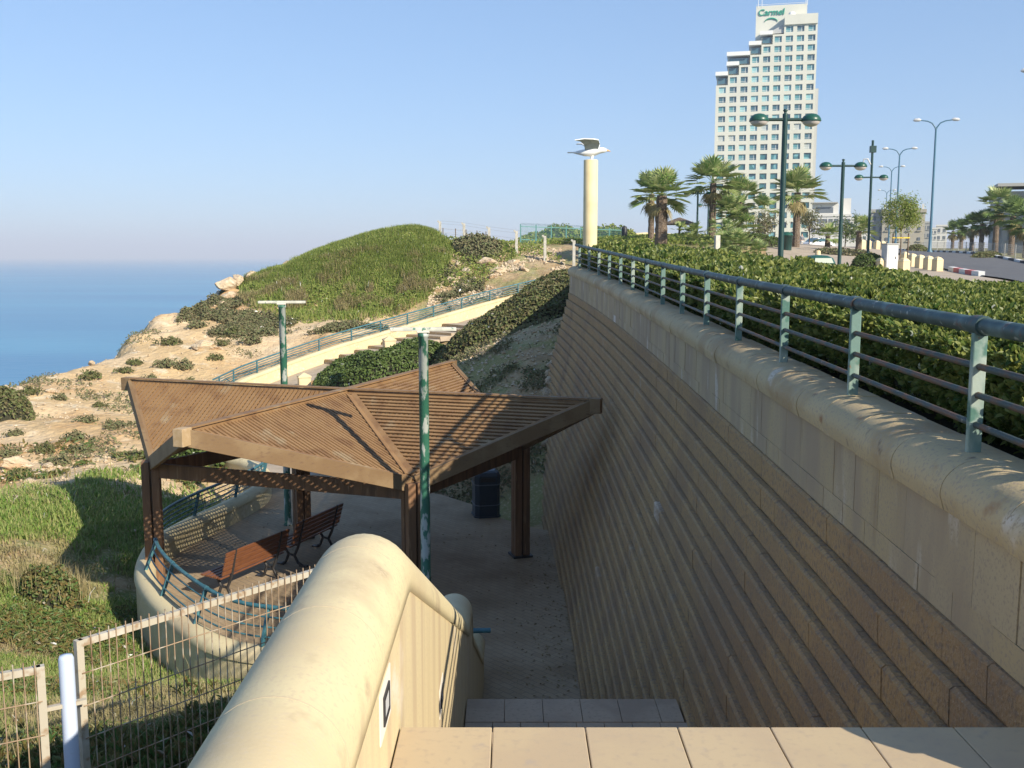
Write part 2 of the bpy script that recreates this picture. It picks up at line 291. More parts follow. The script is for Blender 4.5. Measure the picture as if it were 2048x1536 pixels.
def terrain_mat():
    m = bpy.data.materials.new('hillside_soil'); m.use_nodes = True; t = m.node_tree; N = t.nodes; L = t.links; b = N['Principled BSDF']; b.inputs['Roughness'].default_value = .95
    b.inputs['Specular IOR Level'].default_value = .15
    tc = N.new('ShaderNodeTexCoord'); sp = N.new('ShaderNodeSeparateXYZ'); L.new(tc.outputs['Object'], sp.inputs[0])
    def noise(s, d=6, st=None):
        n = N.new('ShaderNodeTexNoise'); n.inputs['Scale'].default_value = s; n.inputs['Detail'].default_value = d
        if st:
            mp = N.new('ShaderNodeMapping'); mp.inputs['Scale'].default_value = st; L.new(tc.outputs['Object'], mp.inputs[0]); L.new(mp.outputs[0], n.inputs['Vector'])
        else: L.new(tc.outputs['Object'], n.inputs['Vector'])
        return n.outputs['Fac']
    def rng_(v, a, b_):
        r = N.new('ShaderNodeMapRange'); r.interpolation_type = 'SMOOTHSTEP'; r.inputs['From Min'].default_value = a; r.inputs['From Max'].default_value = b_; L.new(v, r.inputs['Value']); return r.outputs[0]
    def mth(op, a, b_):
        n = N.new('ShaderNodeMath'); n.operation = op
        for i, x in enumerate((a, b_)):
            if isinstance(x, (int, float)): n.inputs[i].default_value = x
            else: L.new(x, n.inputs[i])
        return n.outputs[0]
    def mix(f, a, c):
        n = N.new('ShaderNodeMix'); n.data_type = 'RGBA'; L.new(f, n.inputs['Factor'])
        if isinstance(a, tuple): n.inputs['A'].default_value = (*a, 1)
        else: L.new(a, n.inputs['A'])
        if isinstance(c, tuple): n.inputs['B'].default_value = (*c, 1)
        else: L.new(c, n.inputs['B'])
        return n.outputs['Result']
    sand = mix(rng_(noise(.25), .38, .6), (.56, .43, .27), (.51, .37, .20))
    sand = mix(rng_(noise(1.3), .55, .7), sand, (.62, .52, .36))
    sand = mix(rng_(noise(9), .55, .75), sand, (.40, .28, .165))
    red = mix(rng_(noise(.12, 5), .48, .58), sand, (.46, .29, .14))
    soil = mix(rng_(noise(1.5), .4, .65), (.25, .175, .095), (.37, .285, .165))
    soil = mix(rng_(noise(.7, 6), .42, .58), soil, (.15, .18, .06))
    soil = mix(rng_(noise(14), .5, .75), soil, (.43, .37, .25))
    # near slope is dark soil under grass, further out is open sand
    near = rng_(mth('ADD', sp.outputs['Y'], mth('MULTIPLY', noise(.3, 4), 9.0)), 29, 22)
    right = rng_(mth('ADD', sp.outputs['X'], mth('MULTIPLY', noise(.35, 4), 3.0)), -4.5, -3.0)
    fac = mth('MAXIMUM', near, mth('MULTIPLY', right, .75))
    L.new(mix(fac, red, soil), b.inputs['Base Color'])
    bp = N.new('ShaderNodeBump'); bp.inputs['Strength'].default_value = .9; bp.inputs['Distance'].default_value = .12; L.new(noise(4, 10), bp.inputs['Height']); L.new(bp.outputs[0], b.inputs['Normal'])
    return m
T['terrain'] = terrain_mat()
def paver_mat():
    m = bpy.data.materials.new('interlocking_pavers'); m.use_nodes = True; t = m.node_tree; N = t.nodes; L = t.links; b = N['Principled BSDF']; b.inputs['Roughness'].default_value = .85
    tc = N.new('ShaderNodeTexCoord'); mp = N.new('ShaderNodeMapping'); mp.inputs['Rotation'].default_value = (0, 0, .8); L.new(tc.outputs['Object'], mp.inputs[0])
    br = N.new('ShaderNodeTexBrick'); L.new(mp.outputs[0], br.inputs['Vector']); br.inputs['Scale'].default_value = 1; br.inputs['Brick Width'].default_value = .22; br.inputs['Row Height'].default_value = .11
    br.inputs['Mortar Size'].default_value = .006; br.inputs['Color1'].default_value = (.37, .28, .175, 1); br.inputs['Color2'].default_value = (.33, .245, .15, 1); br.inputs['Mortar'].default_value = (.24, .19, .135, 1)
    n = N.new('ShaderNodeTexNoise'); n.inputs['Scale'].default_value = .9; n.inputs['Detail'].default_value = 5; L.new(tc.outputs['Object'], n.inputs['Vector'])
    r = N.new('ShaderNodeMapRange'); r.inputs['From Min'].default_value = .45; r.inputs['From Max'].default_value = .7; L.new(n.outputs[0], r.inputs[0])
    mx = N.new('ShaderNodeMix'); mx.data_type = 'RGBA'; mx.blend_type = 'MULTIPLY'; L.new(r.outputs[0], mx.inputs['Factor']); L.new(br.outputs['Color'], mx.inputs['A']); mx.inputs['B'].default_value = (.72, .68, .62, 1)
    L.new(mx.outputs['Result'], b.inputs['Base Color'])
    bp = N.new('ShaderNodeBump'); bp.inputs['Strength'].default_value = .6; bp.inputs['Distance'].default_value = .01; bp.invert = True; L.new(br.outputs['Fac'], bp.inputs['Height']); L.new(bp.outputs[0], b.inputs['Normal'])
    return m
T['paver'] = paver_mat()
def sea_mat():
    m = bpy.data.materials.new('sea_water'); m.use_nodes = True; t = m.node_tree; N = t.nodes; L = t.links; b = N['Principled BSDF']
    b.inputs['Roughness'].default_value = .35; b.inputs['IOR'].default_value = 1.33; b.inputs['Specular IOR Level'].default_value = .35
    tc = N.new('ShaderNodeTexCoord'); mp = N.new('ShaderNodeMapping'); mp.inputs['Scale'].default_value = (.3, 1, 1); mp.inputs['Rotation'].default_value = (0, 0, .2); L.new(tc.outputs['Object'], mp.inputs[0])
    n = N.new('ShaderNodeTexNoise'); n.inputs['Scale'].default_value = .012; n.inputs['Detail'].default_value = 5; L.new(mp.outputs[0], n.inputs['Vector'])
    r = N.new('ShaderNodeValToRGB'); L.new(n.outputs[0], r.inputs[0]); r.color_ramp.elements[0].color = (.07, .21, .36, 1); r.color_ramp.elements[1].color = (.095, .28, .42, 1)
    r.color_ramp.elements[0].position = .35; r.color_ramp.elements[1].position = .65
    L.new(r.outputs[0], b.inputs['Base Color'])
    n2 = N.new('ShaderNodeTexNoise'); n2.inputs['Scale'].default_value = .35; n2.inputs['Detail'].default_value = 8; L.new(mp.outputs[0], n2.inputs['Vector'])
    bp = N.new('ShaderNodeBump'); bp.inputs['Strength'].default_value = .5; bp.inputs['Distance'].default_value = .8; L.new(n2.outputs[0], bp.inputs['Height']); L.new(bp.outputs[0], b.inputs['Normal'])
    return m
T['sea'] = sea_mat()
# ================================================================== THE SETTING: terrain, sea, paving
rail_fit = np.polyfit([4.6, 6.3, 8, 9.8, 11.65, 13.8, 15.4, 17.1, 22, 28], [2.15, 2.17, 2.19, 2.22, 2.25, 2.29, 2.29, 2.27, 2.13, 1.80], 3)
z_fit = np.polyfit([4.54, 17.1, 28], [.75, .98, 1.36], 2)
XR = lambda y: float(np.polyval(rail_fit, y))          # railing line of the retaining wall
ZC = lambda y: float(np.polyval(z_fit, y))             # top of its coping
FLOOR = -4.35
WALLC = crom([(-.57, 13.55, FLOOR), (-2, 13.4, FLOOR), (-3.3, 13.5, FLOOR), (-4.34, 14.0, FLOOR), (-5.5, 15.4, FLOOR), (-6.35, 16.8, FLOOR), (-6.8, 18.1, FLOOR), (-6.97, 19.3, FLOOR), (-6.8, 20.6, FLOOR),
              (-6.35, 22.4, FLOOR), (-6.15, 24, FLOOR), (-6.5, 25.6, FLOOR), (-7.3, 26.8, FLOOR), (-8.3, 28.0, FLOOR), (-9.6, 31, FLOOR), (-10.9, 35, FLOOR), (-11.75, 39, -4.33)], 5)
PATHC = crom([(-11.75, 39, -4.33), (-11.75, 41, -4.3), (-11.45, 42.6, -4.15), (-10.4, 44.5, -3.80), (-8.9, 46, -3.32), (-7.7, 47, -2.97), (-5.8, 49, -2.5), (-3.97, 51, -2.05), (-1.18, 53, -1.34), (2.1, 55, -.62), (5.5, 57.5, .1)], 6)
plaza_poly = [(x, y) for x, y, z in WALLC if y < 28.3]+[(-5.2, 29.0), (-4.6, 27.2), (-3.2, 25.9), (-1.8, 24.8), (-.9, 23.7), (-.27, 22.5), (.55, 21.6), (1.1, 21.3), (1.1, 11.8), (-.5, 11.8)]
ctrl = [(-1, 3, -.9), (-1, 5, -1.3), (-3, 4.5, -1.5), (-6, 4, -2.0), (-10, 4, -2.9), (-1.2, 7.5, -1.9), (-3.5, 8, -2.3), (-6, 9, -2.65), (-1.2, 11, -3.3), (-3.5, 12, -3.75), (-4.4, 13.2, -4.35), (-6.4, 15, -4.6),
        (-7.6, 18, -4.75), (-7.6, 14, -4.0), (-9, 12, -3.3), (-8.0, 16, -4.1), (-9.2, 20, -3.85), (-7.9, 21, -4.4), (-7.4, 24, -4.3), (-9.5, 24, -3.75), (-12.5, 24, -4.1), (-13, 18, -3.7), (-12, 30, -3.75),
        (-16, 28, -4.1), (-16, 34, -3.8), (-18, 36, -3.55), (-19, 38, -3.4), (-16.5, 40, -3.4), (-18.3, 42, -3.15), (-17.2, 48, -2.2), (-16.6, 52, -1.35), (-16.3, 56, -.8), (-14, 45, -2.9), (-11.5, 47, -2.75), (-13.6, 42, -3.5),
        (-9, 48.5, -2.1), (-12, 52, -1.65), (-8.7, 54, -1.2), (-4, 55.5, .1), (-13.5, 58, .35), (-11, 59, 1.6), (-9.3, 61, 2.3), (-7.2, 61.5, 3.0), (-5.5, 61, 2.9), (-4.2, 59.5, 2.1), (-3.6, 57.5, 1.2),
        (-1.9, 58, 1.1), (-.7, 60, 2.0), (.7, 57, .95), (2.3, 58, 1.35), (-3.5, 65, 2.3), (-.8, 67, 2.35), (2.1, 66, 2.45), (5.8, 70, 2.7), (-8, 70, 1.9), (-13, 66, 1.4), (0, 76, 2.2), (-15, 62, .3), (8, 60, 2.1), (6, 54, 1.2), (12, 74, 2.8),
        (3.5, 46, .15), (2.4, 40, -.55), (.5, 44, -.65), (.8, 36, -.9), (-1.5, 38, -1.9), (-2.2, 33, -2.2), (.6, 31, -1.5), (.8, 28, -1.9), (-.2, 27, -2.4), (1, 25.5, -3.0), (-.5, 24.8, -4.2), (-3, 27.5, -4.2), (-5, 31, -4.2), (-7, 37, -4.15), (-5, 40, -3.75), (-3, 42, -3.0), (-1, 46, -2.2)]
_h = tps(ctrl)
edge_y = [0, 20, 30, 38, 42, 48, 52, 56, 58, 62, 75, 90, 120]; edge_x = [-24, -23, -21, -19.4, -18.6, -17.6, -17.1, -16.9, -17.1, -15.2, -14, -8, 2]
PATHW = 2.5
def inpoly(x, y, poly):
    r = np.zeros(np.shape(x), bool); n = len(poly)
    for i in range(n):
        (x1, y1), (x2, y2) = poly[i], poly[(i+1) % n]
        if y1 != y2: r ^= ((y1 > y) != (y2 > y)) & (x < (x2-x1)*(y-y1)/(y2-y1)+x1)
    return r
def offs(path, d):
    out = []; n = len(path)
    for i in range(n):
        a = Vector(path[max(i-1, 0)]); b = Vector(path[min(i+1, n-1)]); t = (b-a); t.z = 0; t.normalize(); out.append((path[i][0]+t.y*d, path[i][1]-t.x*d, path[i][2]))
    return out
path_in = offs(WALLC[-24:-1]+PATHC, PATHW); path_out = WALLC[-24:-1]+PATHC
path_poly = [p[:2] for p in path_out]+[p[:2] for p in reversed(path_in)]
def Hill(x, y):
    x = np.asarray(x, float); y = np.asarray(y, float)
    z = _h(x, y)
    rough = sm(-7.5, -9, x)*.5+.5
    z = z+fbm(x, y, .5, 4)*.35*rough+fbm(x+40, y, 1.9, 3)*.13+fbm(x+11, y+3, 5.5, 2)*.07*sm(20, 28, y)
    ex = np.interp(y, edge_y, edge_x)+fbm(x*.2, y, .35, 4)*3.0
    d = ex-x
    led = fbm(x, y, .8, 4)*sm(-3, 0, d)*sm(44, 54, y)*1.6
    return z+led-sm(0, 9, d)*22-np.clip(d-9, 0, None)*.35
def occupied(x, y):                   # paved or built ground, no plants
    r = inpoly(x, y, plaza_poly) | inpoly(x, y, path_poly) | ((x > -.8) & (y < 13.8))
    return r
xs = np.unique(np.concatenate([np.arange(-48, -24, 1.2), np.arange(-24, -9, .22), np.arange(-9, 3.6, .14), np.arange(3.6, 13, .6)])); ys = np.unique(np.concatenate([np.arange(.5, 30, .16), np.arange(30, 72, .24), np.arange(72, 130, 1.5)]))
X, Y = np.meshgrid(xs, ys); Z = Hill(X, Y)
wx = np.vectorize(XR)(np.clip(Y, 3, 28))
occ = inpoly(X, Y, plaza_poly) | inpoly(X, Y, path_poly)
zp = np.full(X.shape, FLOOR); 
pin = inpoly(X, Y, path_poly)
pp = np.array(PATHC); dd = ((X[..., None]-pp[:, 0])**2+(Y[..., None]-pp[:, 1])**2) if False else None
pz = np.interp(X+Y*.35, (pp[:, 0]+pp[:, 1]*.35), pp[:, 2])
zp = np.where(pin & (Y > 39), pz-.25, FLOOR-.3)
Z = np.where(occ, np.minimum(Z, zp), Z)
st = (X > -.62) & (Y < 14.5)
Z = np.where(st, np.minimum(Z, np.clip(-.5-(Y-3)*.56, -4.9, -.5)-.3), Z)
Z = np.where((X > -.62) & (X < 1.4) & (Y < 21.3), np.minimum(Z, FLOOR-.3), Z)
Z = np.where((X > wx-1.3-.02*(28-Y)) & (Y < 28.2) & (Y > 21), np.minimum(Z, _h(np.minimum(X, 1.0), Y)), Z)
Z = np.where((X > wx+.3) & (Y < 28.4), -4.6, Z)
Z = np.where((X > np.maximum(2.0, .066*Y)+.8) & (Y > 28.2) & (Y < 50), Z-1.0, Z)
ny, nx = X.shape; idx = np.arange(ny*nx).reshape(ny, nx)
q = np.stack([idx[:-1, :-1], idx[:-1, 1:], idx[1:, 1:], idx[1:, :-1]], -1).reshape(-1, 4)
tag(npmesh('hillside', np.stack([X, Y, Z], -1), q, 'terrain', smooth=True), 'sandy cliff top slope with scrub', None, kind='structure')
# sea
sea = MB(); R = 60000; rr = [0, 200, 1000, 5000, 20000, R]
SEAZ = -27
vs = [(0, 40, SEAZ)]; fs = []
for r in rr[1:]: vs += [(r*math.cos(2*math.pi*k/64), 40+r*math.sin(2*math.pi*k/64), SEAZ) for k in range(64)]
fs += [(0, 1+k, 1+(k+1) % 64) for k in range(64)]
for i in range(len(rr)-2): fs += [(1+i*64+k, 1+(i+1)*64+k, 1+(i+1)*64+(k+1) % 64, 1+i*64+(k+1) % 64) for k in range(64)]
sea.add(vs, fs); tag(sea.build('sea', 'sea'), None, None, kind='structure')
# upper plateau
plat = tps([(3, 3, .35), (3, 15, .6), (2.4, 28, .95), (8, 10, .4), (8, 25, .6), (13, 30, .6), (20, 48, .95), (17, 33, .7), (23, 45, .8), (30, 60, 1.0), (35, 75, 1.6), (33, 77, 1.8), (60, 113, 2.3), (40, 100, 2.0), (47, 120, 2.2), (3.2, 45, .9), (10, 55, 1.7), (8, 57, 2.2),
            (13, 80, 3.0), (25, 90, 2.4), (80, 315, 3.4), (60, 60, 1.0), (120, 120, 2.4), (120, 300, 3), (3.8, 57, 1.5), (5, 66, 2.5), (10, 80, 2.9), (16, 55, 1.45), (30, 150, 3), (90, 20, .4), (40, 20, .4)])
def platz(x, y): return plat(x, y)
ys2 = np.concatenate([np.arange(2.8, 30, 1.3), np.arange(30, 60, 2), np.arange(60, 130, 6), np.arange(130, 901, 70)]); us = np.concatenate([np.linspace(0, 12, 13), np.linspace(14, 60, 16), np.linspace(70, 400, 12)])
Yp = np.repeat(ys2[:, None], len(us), 1)
left = np.array([XR(y)+.12 if y < 28.4 else (max(2.02, .068*y) if y < 52 else max(2.02, .068*52)+(y-52)*.12) for y in ys2])
Xp = left[:, None]+us[None, :]; Zp = platz(Xp, np.minimum(Yp, 330)); Xp = np.c_[Xp[:, :1], Xp]; Yp = np.c_[Yp[:, :1], Yp]; Zp = np.c_[Zp[:, :1]-3.0, Zp]
n0, n1 = Xp.shape; idx = np.arange(n0*n1).reshape(n0, n1)
q = np.stack([idx[:-1, :-1], idx[:-1, 1:], idx[1:, 1:], idx[1:, :-1]], -1).reshape(-1, 4)
tag(npmesh('upper_ground', np.stack([Xp, Yp, Zp], -1), q, 'lawn', smooth=True), None, None, kind='structure')
def strip(name, L_, R_, m, lift, kind='structure', nsub=8, cross=6):
    L_ = crom([(*p, 0) for p in L_], nsub); R_ = crom([(*p, 0) for p in R_], nsub); v = []; n = len(L_)
    for a, b in zip(L_, R_):
        for k in range(cross+1):
            t = k/cross; x = a[0]+(b[0]-a[0])*t; y = a[1]+(b[1]-a[1])*t; v.append((x, y, float(platz(x, min(y, 330)))+lift))
    f = [(i*(cross+1)+k, i*(cross+1)+k+1, (i+1)*(cross+1)+k+1, (i+1)*(cross+1)+k) for i in range(n-1) for k in range(cross)]
    o = npmesh(name, v, f, m, smooth=True); return tag(o, None, None, kind=kind)
road_near = [(9, 16), (13, 25), (17, 33.5), (20.3, 46), (26.5, 70), (33, 95), (42, 130), (80, 290)]
road_far = [(24, 14), (27, 36), (29.5, 52), (32, 62), (35.5, 76), (41, 98), (50, 132), (88, 288)]
strip('road', road_near, road_far, 'asphalt', .09)
strip('promenade', [(9.5, 24), (10.5, 33), (12.5, 46), (17, 70), (24, 95), (32, 130)], [(12.7, 25), (16.8, 33.5), (20.1, 46), (26.2, 70), (32.7, 95), (41.6, 130)], 'pave', .05)
# kerbs: painted stones along both road edges
def kerb_line(pts, step, mats, name, label, y0, y1):
    P_ = [Vector((x, y, 0)) for x, y, z in crom([(*p, 0) for p in pts], 8)]
    e = empty(name, (0, 0, 0), 0, label, 'kerb'); c = 0; a = along(P_, step); bs = {m: MB() for m in mats}
    for (p, d), (p2, _) in zip(a, a[1:]):
        if not (y0 < p.y < y1): continue
        m = mats[c % len(mats)]; c += 1
        za = float(platz(p.x, p.y))+.24; zb = float(platz(p2.x, p2.y))+.24
        bs[m].beam((p.x, p.y, za), (p2.x-d.x*.01, p2.y-d.y*.01, zb), .24, .3)
    for m, b in bs.items():
        if b.v: b.build('painted_stone', m, e)
    return e
kerb_line(road_far, 1.6, ['kerb_w', 'kerb_k'], 'kerb', 'black and white painted kerb along the far side of the road', 20, 140)
kerb_line(road_near, 1.4, ['kerb_w', 'kerb_r'], 'kerb', 'red and white painted kerb beside the row of cream bollards', 40, 47.2)
# plaza and path floors
mp = MB(); n = len(plaza_poly); mp.add([(x, y, FLOOR) for x, y in plaza_poly], [tuple(range(n))])
tag(mp.build('plaza', 'paver'), None, None, kind='structure')
pb = MB(); v = []
for a, b in zip(path_out, path_in):
    v += [(a[0], a[1], a[2]+.006), (b[0], b[1], b[2]+.006)]
pb.add(v, [(2*i, 2*i+1, 2*i+3, 2*i+2) for i in range(len(path_out)-1)]); tag(pb.build('path', 'pave'), None, None, kind='structure')
# ================================================================== landing and stairs
lb = MB(); yb = 3.35; tw = .326
x0s = [(u-1024)/F*3.53 for u in (985, 1170, 1355, 1540, 1722, 1907)]
xe = [-.395]+x0s
k = x0s[-1]
while k < 4.2: k += tw; xe.append(k)
for j, (ya, yb_) in enumerate([(3.35-.52, 3.35), (2.3, 2.825), (1.775, 2.295), (1.2, 1.77), (-.5, 1.195)]):
    for a, b in zip(xe, xe[1:]):
        if j == 0 and a > 1.95: continue
        if j == 0: b = min(b, 2.02)
        lb.box(((a+b)/2, (ya+yb_)/2, -.05), (b-a-.004, yb_-ya, .10))
lo = lb.build('landing', 'tile', None, bevel=.004); tag(lo, None, None, kind='structure')
st = empty('staircase', (.5, 3.35, -.2), 0, 'stone staircase running down from the tiled landing to the shaded plaza', 'stairs')
def toloc(e, o): o.parent = e; o.matrix_parent_inverse = Matrix.Translation(-e.location)
def step_slab(x0, x1, y0, y1, z, m='tile_dim', tiles=None):
    b = MB(); k = x0; tiles = tiles or tw
    while k < x1-.02:
        e = min(k+tiles, x1); b.box(((k+e)/2, (y0+y1)/2, z-.09), (e-k-.004, y1-y0, .18)); k = e
    return b
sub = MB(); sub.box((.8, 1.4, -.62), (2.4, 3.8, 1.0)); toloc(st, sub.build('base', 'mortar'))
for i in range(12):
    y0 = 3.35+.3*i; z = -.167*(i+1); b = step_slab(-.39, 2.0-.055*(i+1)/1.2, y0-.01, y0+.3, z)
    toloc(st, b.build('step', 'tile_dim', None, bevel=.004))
zl = -2.171
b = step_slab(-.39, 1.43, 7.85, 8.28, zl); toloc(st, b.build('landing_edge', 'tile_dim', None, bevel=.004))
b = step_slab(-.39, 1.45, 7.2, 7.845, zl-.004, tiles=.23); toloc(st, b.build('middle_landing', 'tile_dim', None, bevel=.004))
for i in range(12):
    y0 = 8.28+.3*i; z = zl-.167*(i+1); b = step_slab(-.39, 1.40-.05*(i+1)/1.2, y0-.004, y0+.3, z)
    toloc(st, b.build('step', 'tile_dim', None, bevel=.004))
# ================================================================== parapet beside the stairs
par = empty('parapet', (-.567, 0, 0), 0, 'thick cream parapet with rounded top descending beside the stairs', 'parapet')
Rr = .172; XC = -.567
line = [(-.6, .435), (3.70, .435), (8.8, -1.76), (9.5, -1.80), (9.72, -2.2), (13.1, -3.86), (13.75, -3.86)]
pl = []
for i, (y, z) in enumerate(line):      # soften the bends
    if 0 < i < len(line)-1:
        p = Vector((y, z)); a = (Vector(line[i-1])-p).normalized()*.10; c = (Vector(line[i+1])-p).normalized()*.10
        for t in (0, .33, .67, 1): q_ = (p+a)*(1-t)**2+p*2*t*(1-t)+(p+c)*t*t; pl.append((q_.x, q_.y))
    else: pl.append((y, z))
arc = [(Rr*1.03*math.cos(t), Rr*1.03*math.sin(t)) for t in np.linspace(0, math.pi, 19)]
cb = MB()
cap = [(XC, y, z) for y, z in pl]
cb.sweep(cap, arc+[(-Rr*1.03, -.05), (Rr*1.03, -.05)], smooth=False)
ob = cb.build('rounded_cap', 'cap_cream'); ob.data.polygons.foreach_set('use_smooth', [len(p.vertices) == 4 for p in ob.data.polygons]); toloc(par, ob)
wb = MB(); wb.sweep(cap, [(Rr-.004, -.052), (-Rr+.004, -.052), (-Rr+.004, -2.6), (Rr-.004, -2.6)]); toloc(par, wb.build('wall_face', 'face_cream'))
for s in np.arange(.4, 3.6, .62):          # joints between cap stones, and under the cap along the slopes
    jb = MB(); jb.sweep([(XC, s, .435), (XC, s+.005, .435)], [(a*1.004, b*1.004) for a, b in arc]+[(0, 0)])
    toloc(par, jb.build('cap_joint', 'joint'))
def step_light(y, z, first=[None]):
    f = MB(); x = XC+Rr-.004; w_, h_ = .10, .062
    f.box((x+.004, y, z+h_/2+.008), (.012, w_+.032, .016)); f.box((x+.004, y, z-h_/2-.008), (.012, w_+.032, .016)); f.box((x+.004, y-w_/2-.008, z), (.012, .016, h_)); f.box((x+.004, y+w_/2+.008, z), (.012, .016, h_))
    o = f.build('step_light', 'iron'); toloc(par, o)
    p = MB(); p.box((x+.002, y, z), (.004, w_+.15, h_+.10)); q = p.build('mortar_patch', mat('mortar_patch', (.66, .62, .55), .9)); q.parent = o
    g = MB(); g.box((x+.003, y, z), (.01, w_-.004, h_-.004)); q = g.build('pane', 'grey_metal'); q.parent = o
step_light(2.98, .26); step_light(5.35, -.80)
# ================================================================== retaining wall
rw = empty('retaining_wall', (1.9, 2.8, 0), 0, 'tall leaning retaining wall of brown block courses with a rounded coping', 'retaining wall')
YW = list(np.arange(2.55, 28.31, .25))
back = MB()
for kx, (yy) in enumerate(YW): pass
bl = MB(); cl = MB(); cp_ = MB()
def face_x(y): return XR(y)-.15
CH = .2
back.sweep([(face_x(y), y, ZC(y)) for y in YW], [(.022, -.24), (.22, -.24), (.35, -.74), (.35, -5.9), (-1.08, -5.9), (.055, -.745)], caps=True)
toloc(rw, back.build('backing', 'mortar'))
for k in range(27):
    z1 = -.74-CH*k; xo = -.03-.052*k
    y = 2.55-(.225 if k % 2 else 0)
    while y < 28.2:
        a, b = max(y, 2.55), min(y+.45, 28.3); y += .45
        if b-a < .05: continue
        za, zb = ZC(a)+z1, ZC(b)+z1
        if max(za, zb) < -4.6 and a < 21.3: continue
        j = rng.uniform(-.0025, .0025); jb2 = rng.uniform(-.002, .002); za += rng.uniform(-.003, .002); zb += rng.uniform(-.003, .002); xa, xb = face_x(a)+xo+j, face_x(b)+xo+j+jb2; g = .0012; c = .016
        # split face with a chamfered upper arris and a ledge behind it
        vs = [(xa+.012, a+g, za-CH+.004), (xb+.012, b-g, zb-CH+.004), (xb, b-g, zb-CH+.022), (xa, a+g, za-CH+.022), (xa-.004, a+g, za-c), (xb-.004, b-g, zb-c), (xb+c, b-g, zb), (xa+c, a+g, za), (xa+.12, a+g, za), (xb+.12, b-g, zb), (xb+.12, b-g, zb-CH), (xa+.12, a+g, za-CH)]
        bl.add(vs, [(1, 0, 3, 2), (2, 3, 4, 5), (5, 4, 7, 6), (6, 7, 8, 9), (0, 11, 8, 7, 4, 3), (10, 1, 2, 5, 6, 9)])
toloc(rw, bl.build('block_courses', 'block'))
for z1, h_, o_, w_ in ((-.245, .355, 0, .40), (-.603, .135, .2, .40)):
    y = 2.55-o_
    while y < 28.2:
        a, b = max(y, 2.55), min(y+w_, 28.3); y += w_; g = .0022; j = rng.uniform(-.003, .003)
        za, zb = ZC(a)+z1, ZC(b)+z1; xa, xb = face_x(a)+j, face_x(b)+j
        vs = [(xa, a+g, za-h_), (xb, b-g, zb-h_), (xb, b-g, zb), (xa, a+g, za), (xa+.08, a+g, za-h_), (xb+.08, b-g, zb-h_), (xb+.08, b-g, zb), (xa+.08, a+g, za)]
        cl.add(vs, [(1, 0, 3, 2), (3, 7, 6, 2), (0, 4, 7, 3), (5, 1, 2, 6), (0, 1, 5, 4), (4, 5, 6, 7)])
toloc(rw, cl.build('cladding', 'cladding'))
prof = [(-.035, -.238), (-.055, -.17)]+[(-.055+.20*(1-math.cos(t)), -.16+.16*math.sin(t)) for t in np.linspace(.12, math.pi/2, 9)]+[(.30, -.004), (.36, -.03), (.36, -.238)]
y = 2.55; 
while y < 28.2:
    a, b = y, min(y+.62, 28.3); y += .62
    j = rng.uniform(-.004, .004)
    pth = [(face_x(t)+j, t, ZC(t)+j) for t in (a+.003, (a+b)/2, b-.003)]
    cp_.sweep(pth, prof)
oc = cp_.build('coping', 'coping'); oc.data.polygons.foreach_set('use_smooth', [len(p.vertices) == 4 for p in oc.data.polygons]); toloc(rw, oc)
oc.data.set_sharp_from_angle(angle=math.radians(40))
# ================================================================== railings
def railing(name, label, path, H, lean, step, start, r_top, r_low, fr, mats, group=None, post=(.075, .04), end=0, collars=True):
    """path: foot line; lean: sideways shift of the top towards the right of travel"""
    o = path[0]; e = empty(name, o, 0, label, 'railing', group); path = [Vector(p) for p in path]
    def shifted(f):
        q = offs([tuple(p) for p in path], lean*f); return [(x, y, z+H*f) for x, y, z in q]
    toloc(e, MB().tube(shifted(1), r_top, 12).build('top_rail', mats[0]))
    for f in fr: toloc(e, MB().tube(shifted(f), r_low, 8).build('rail', mats[1]))
    for p, d in along(path, step, start):
        r = Vector((d.y, -d.x, 0)).normalized(); top = p+r*lean+Vector((0, 0, H))
        b = MB(); b.beam(p-Vector((0, 0, .02)), top-Vector((0, 0, .03)), post[0], post[1], up=Vector((d.x, d.y, 0)).normalized(), drop=-post[1]/2)
        q = b.build('post', mats[2], None, bevel=.006); toloc(e, q)
        if collars:
            dd = Vector((d.x, d.y, d.z)).normalized()*.05; c = MB().tube([top-dd, top+dd], r_top*1.22, 12).build('collar', mats[3]); c.parent = q
    return e
rp = [(XR(y), y, ZC(y)) for y in np.arange(2.6, 28.3, .44)]
railing('metal_railing', 'weathered dark green railing with peeling pale posts on top of the retaining wall', rp, .585, 0, 1.762, 0.20, .038, .0165, (.22, .455, .68), ('rail_dark', 'rail_rust', 'post_paint', 'rail_dark'), post=(.064, .036))
# end of the wall railing turns round the column foot
# ================================================================== curved plaza wall with its railings
pw = empty('curved_wall', WALLC[0], 0, 'low cream wall with rounded top curving round the pavilion plaza', 'wall')
body = [(-.16, -1.6), (.16, -1.6), (.16, .36), (-.16, .36)]
toloc(pw, MB().sweep(WALLC, body).build('wall_body', 'render_cream'))
arc2 = [(.185*math.cos(t), .36+.16*math.sin(t)) for t in np.linspace(0, math.pi, 11)]
o = MB().sweep(WALLC, arc2+[(-.185, .33), (.185, .33)], smooth=True).build('rounded_cap', 'cap_cream'); o.data.set_sharp_from_angle(angle=math.radians(50)); toloc(pw, o)
cap_line = [(x, y, z+.51) for x, y, z in WALLC]
iA = min(range(len(WALLC)), key=lambda i: abs(WALLC[i][1]-17.0)+abs(WALLC[i][0]+6.4)); 
railing('metal_railing', 'blue green leaning railing on the sunny front of the curved plaza wall', list(reversed(cap_line[0:iA+1])), .52, -.2, 1.55, .02, .032, .014, (.25, .5, .75), ('rail_blue',)*4, post=(.06, .045))
iB = min(range(len(WALLC)), key=lambda i: abs(WALLC[i][1]-19.0)+abs(WALLC[i][0]+6.9)); iC = len(WALLC)-24
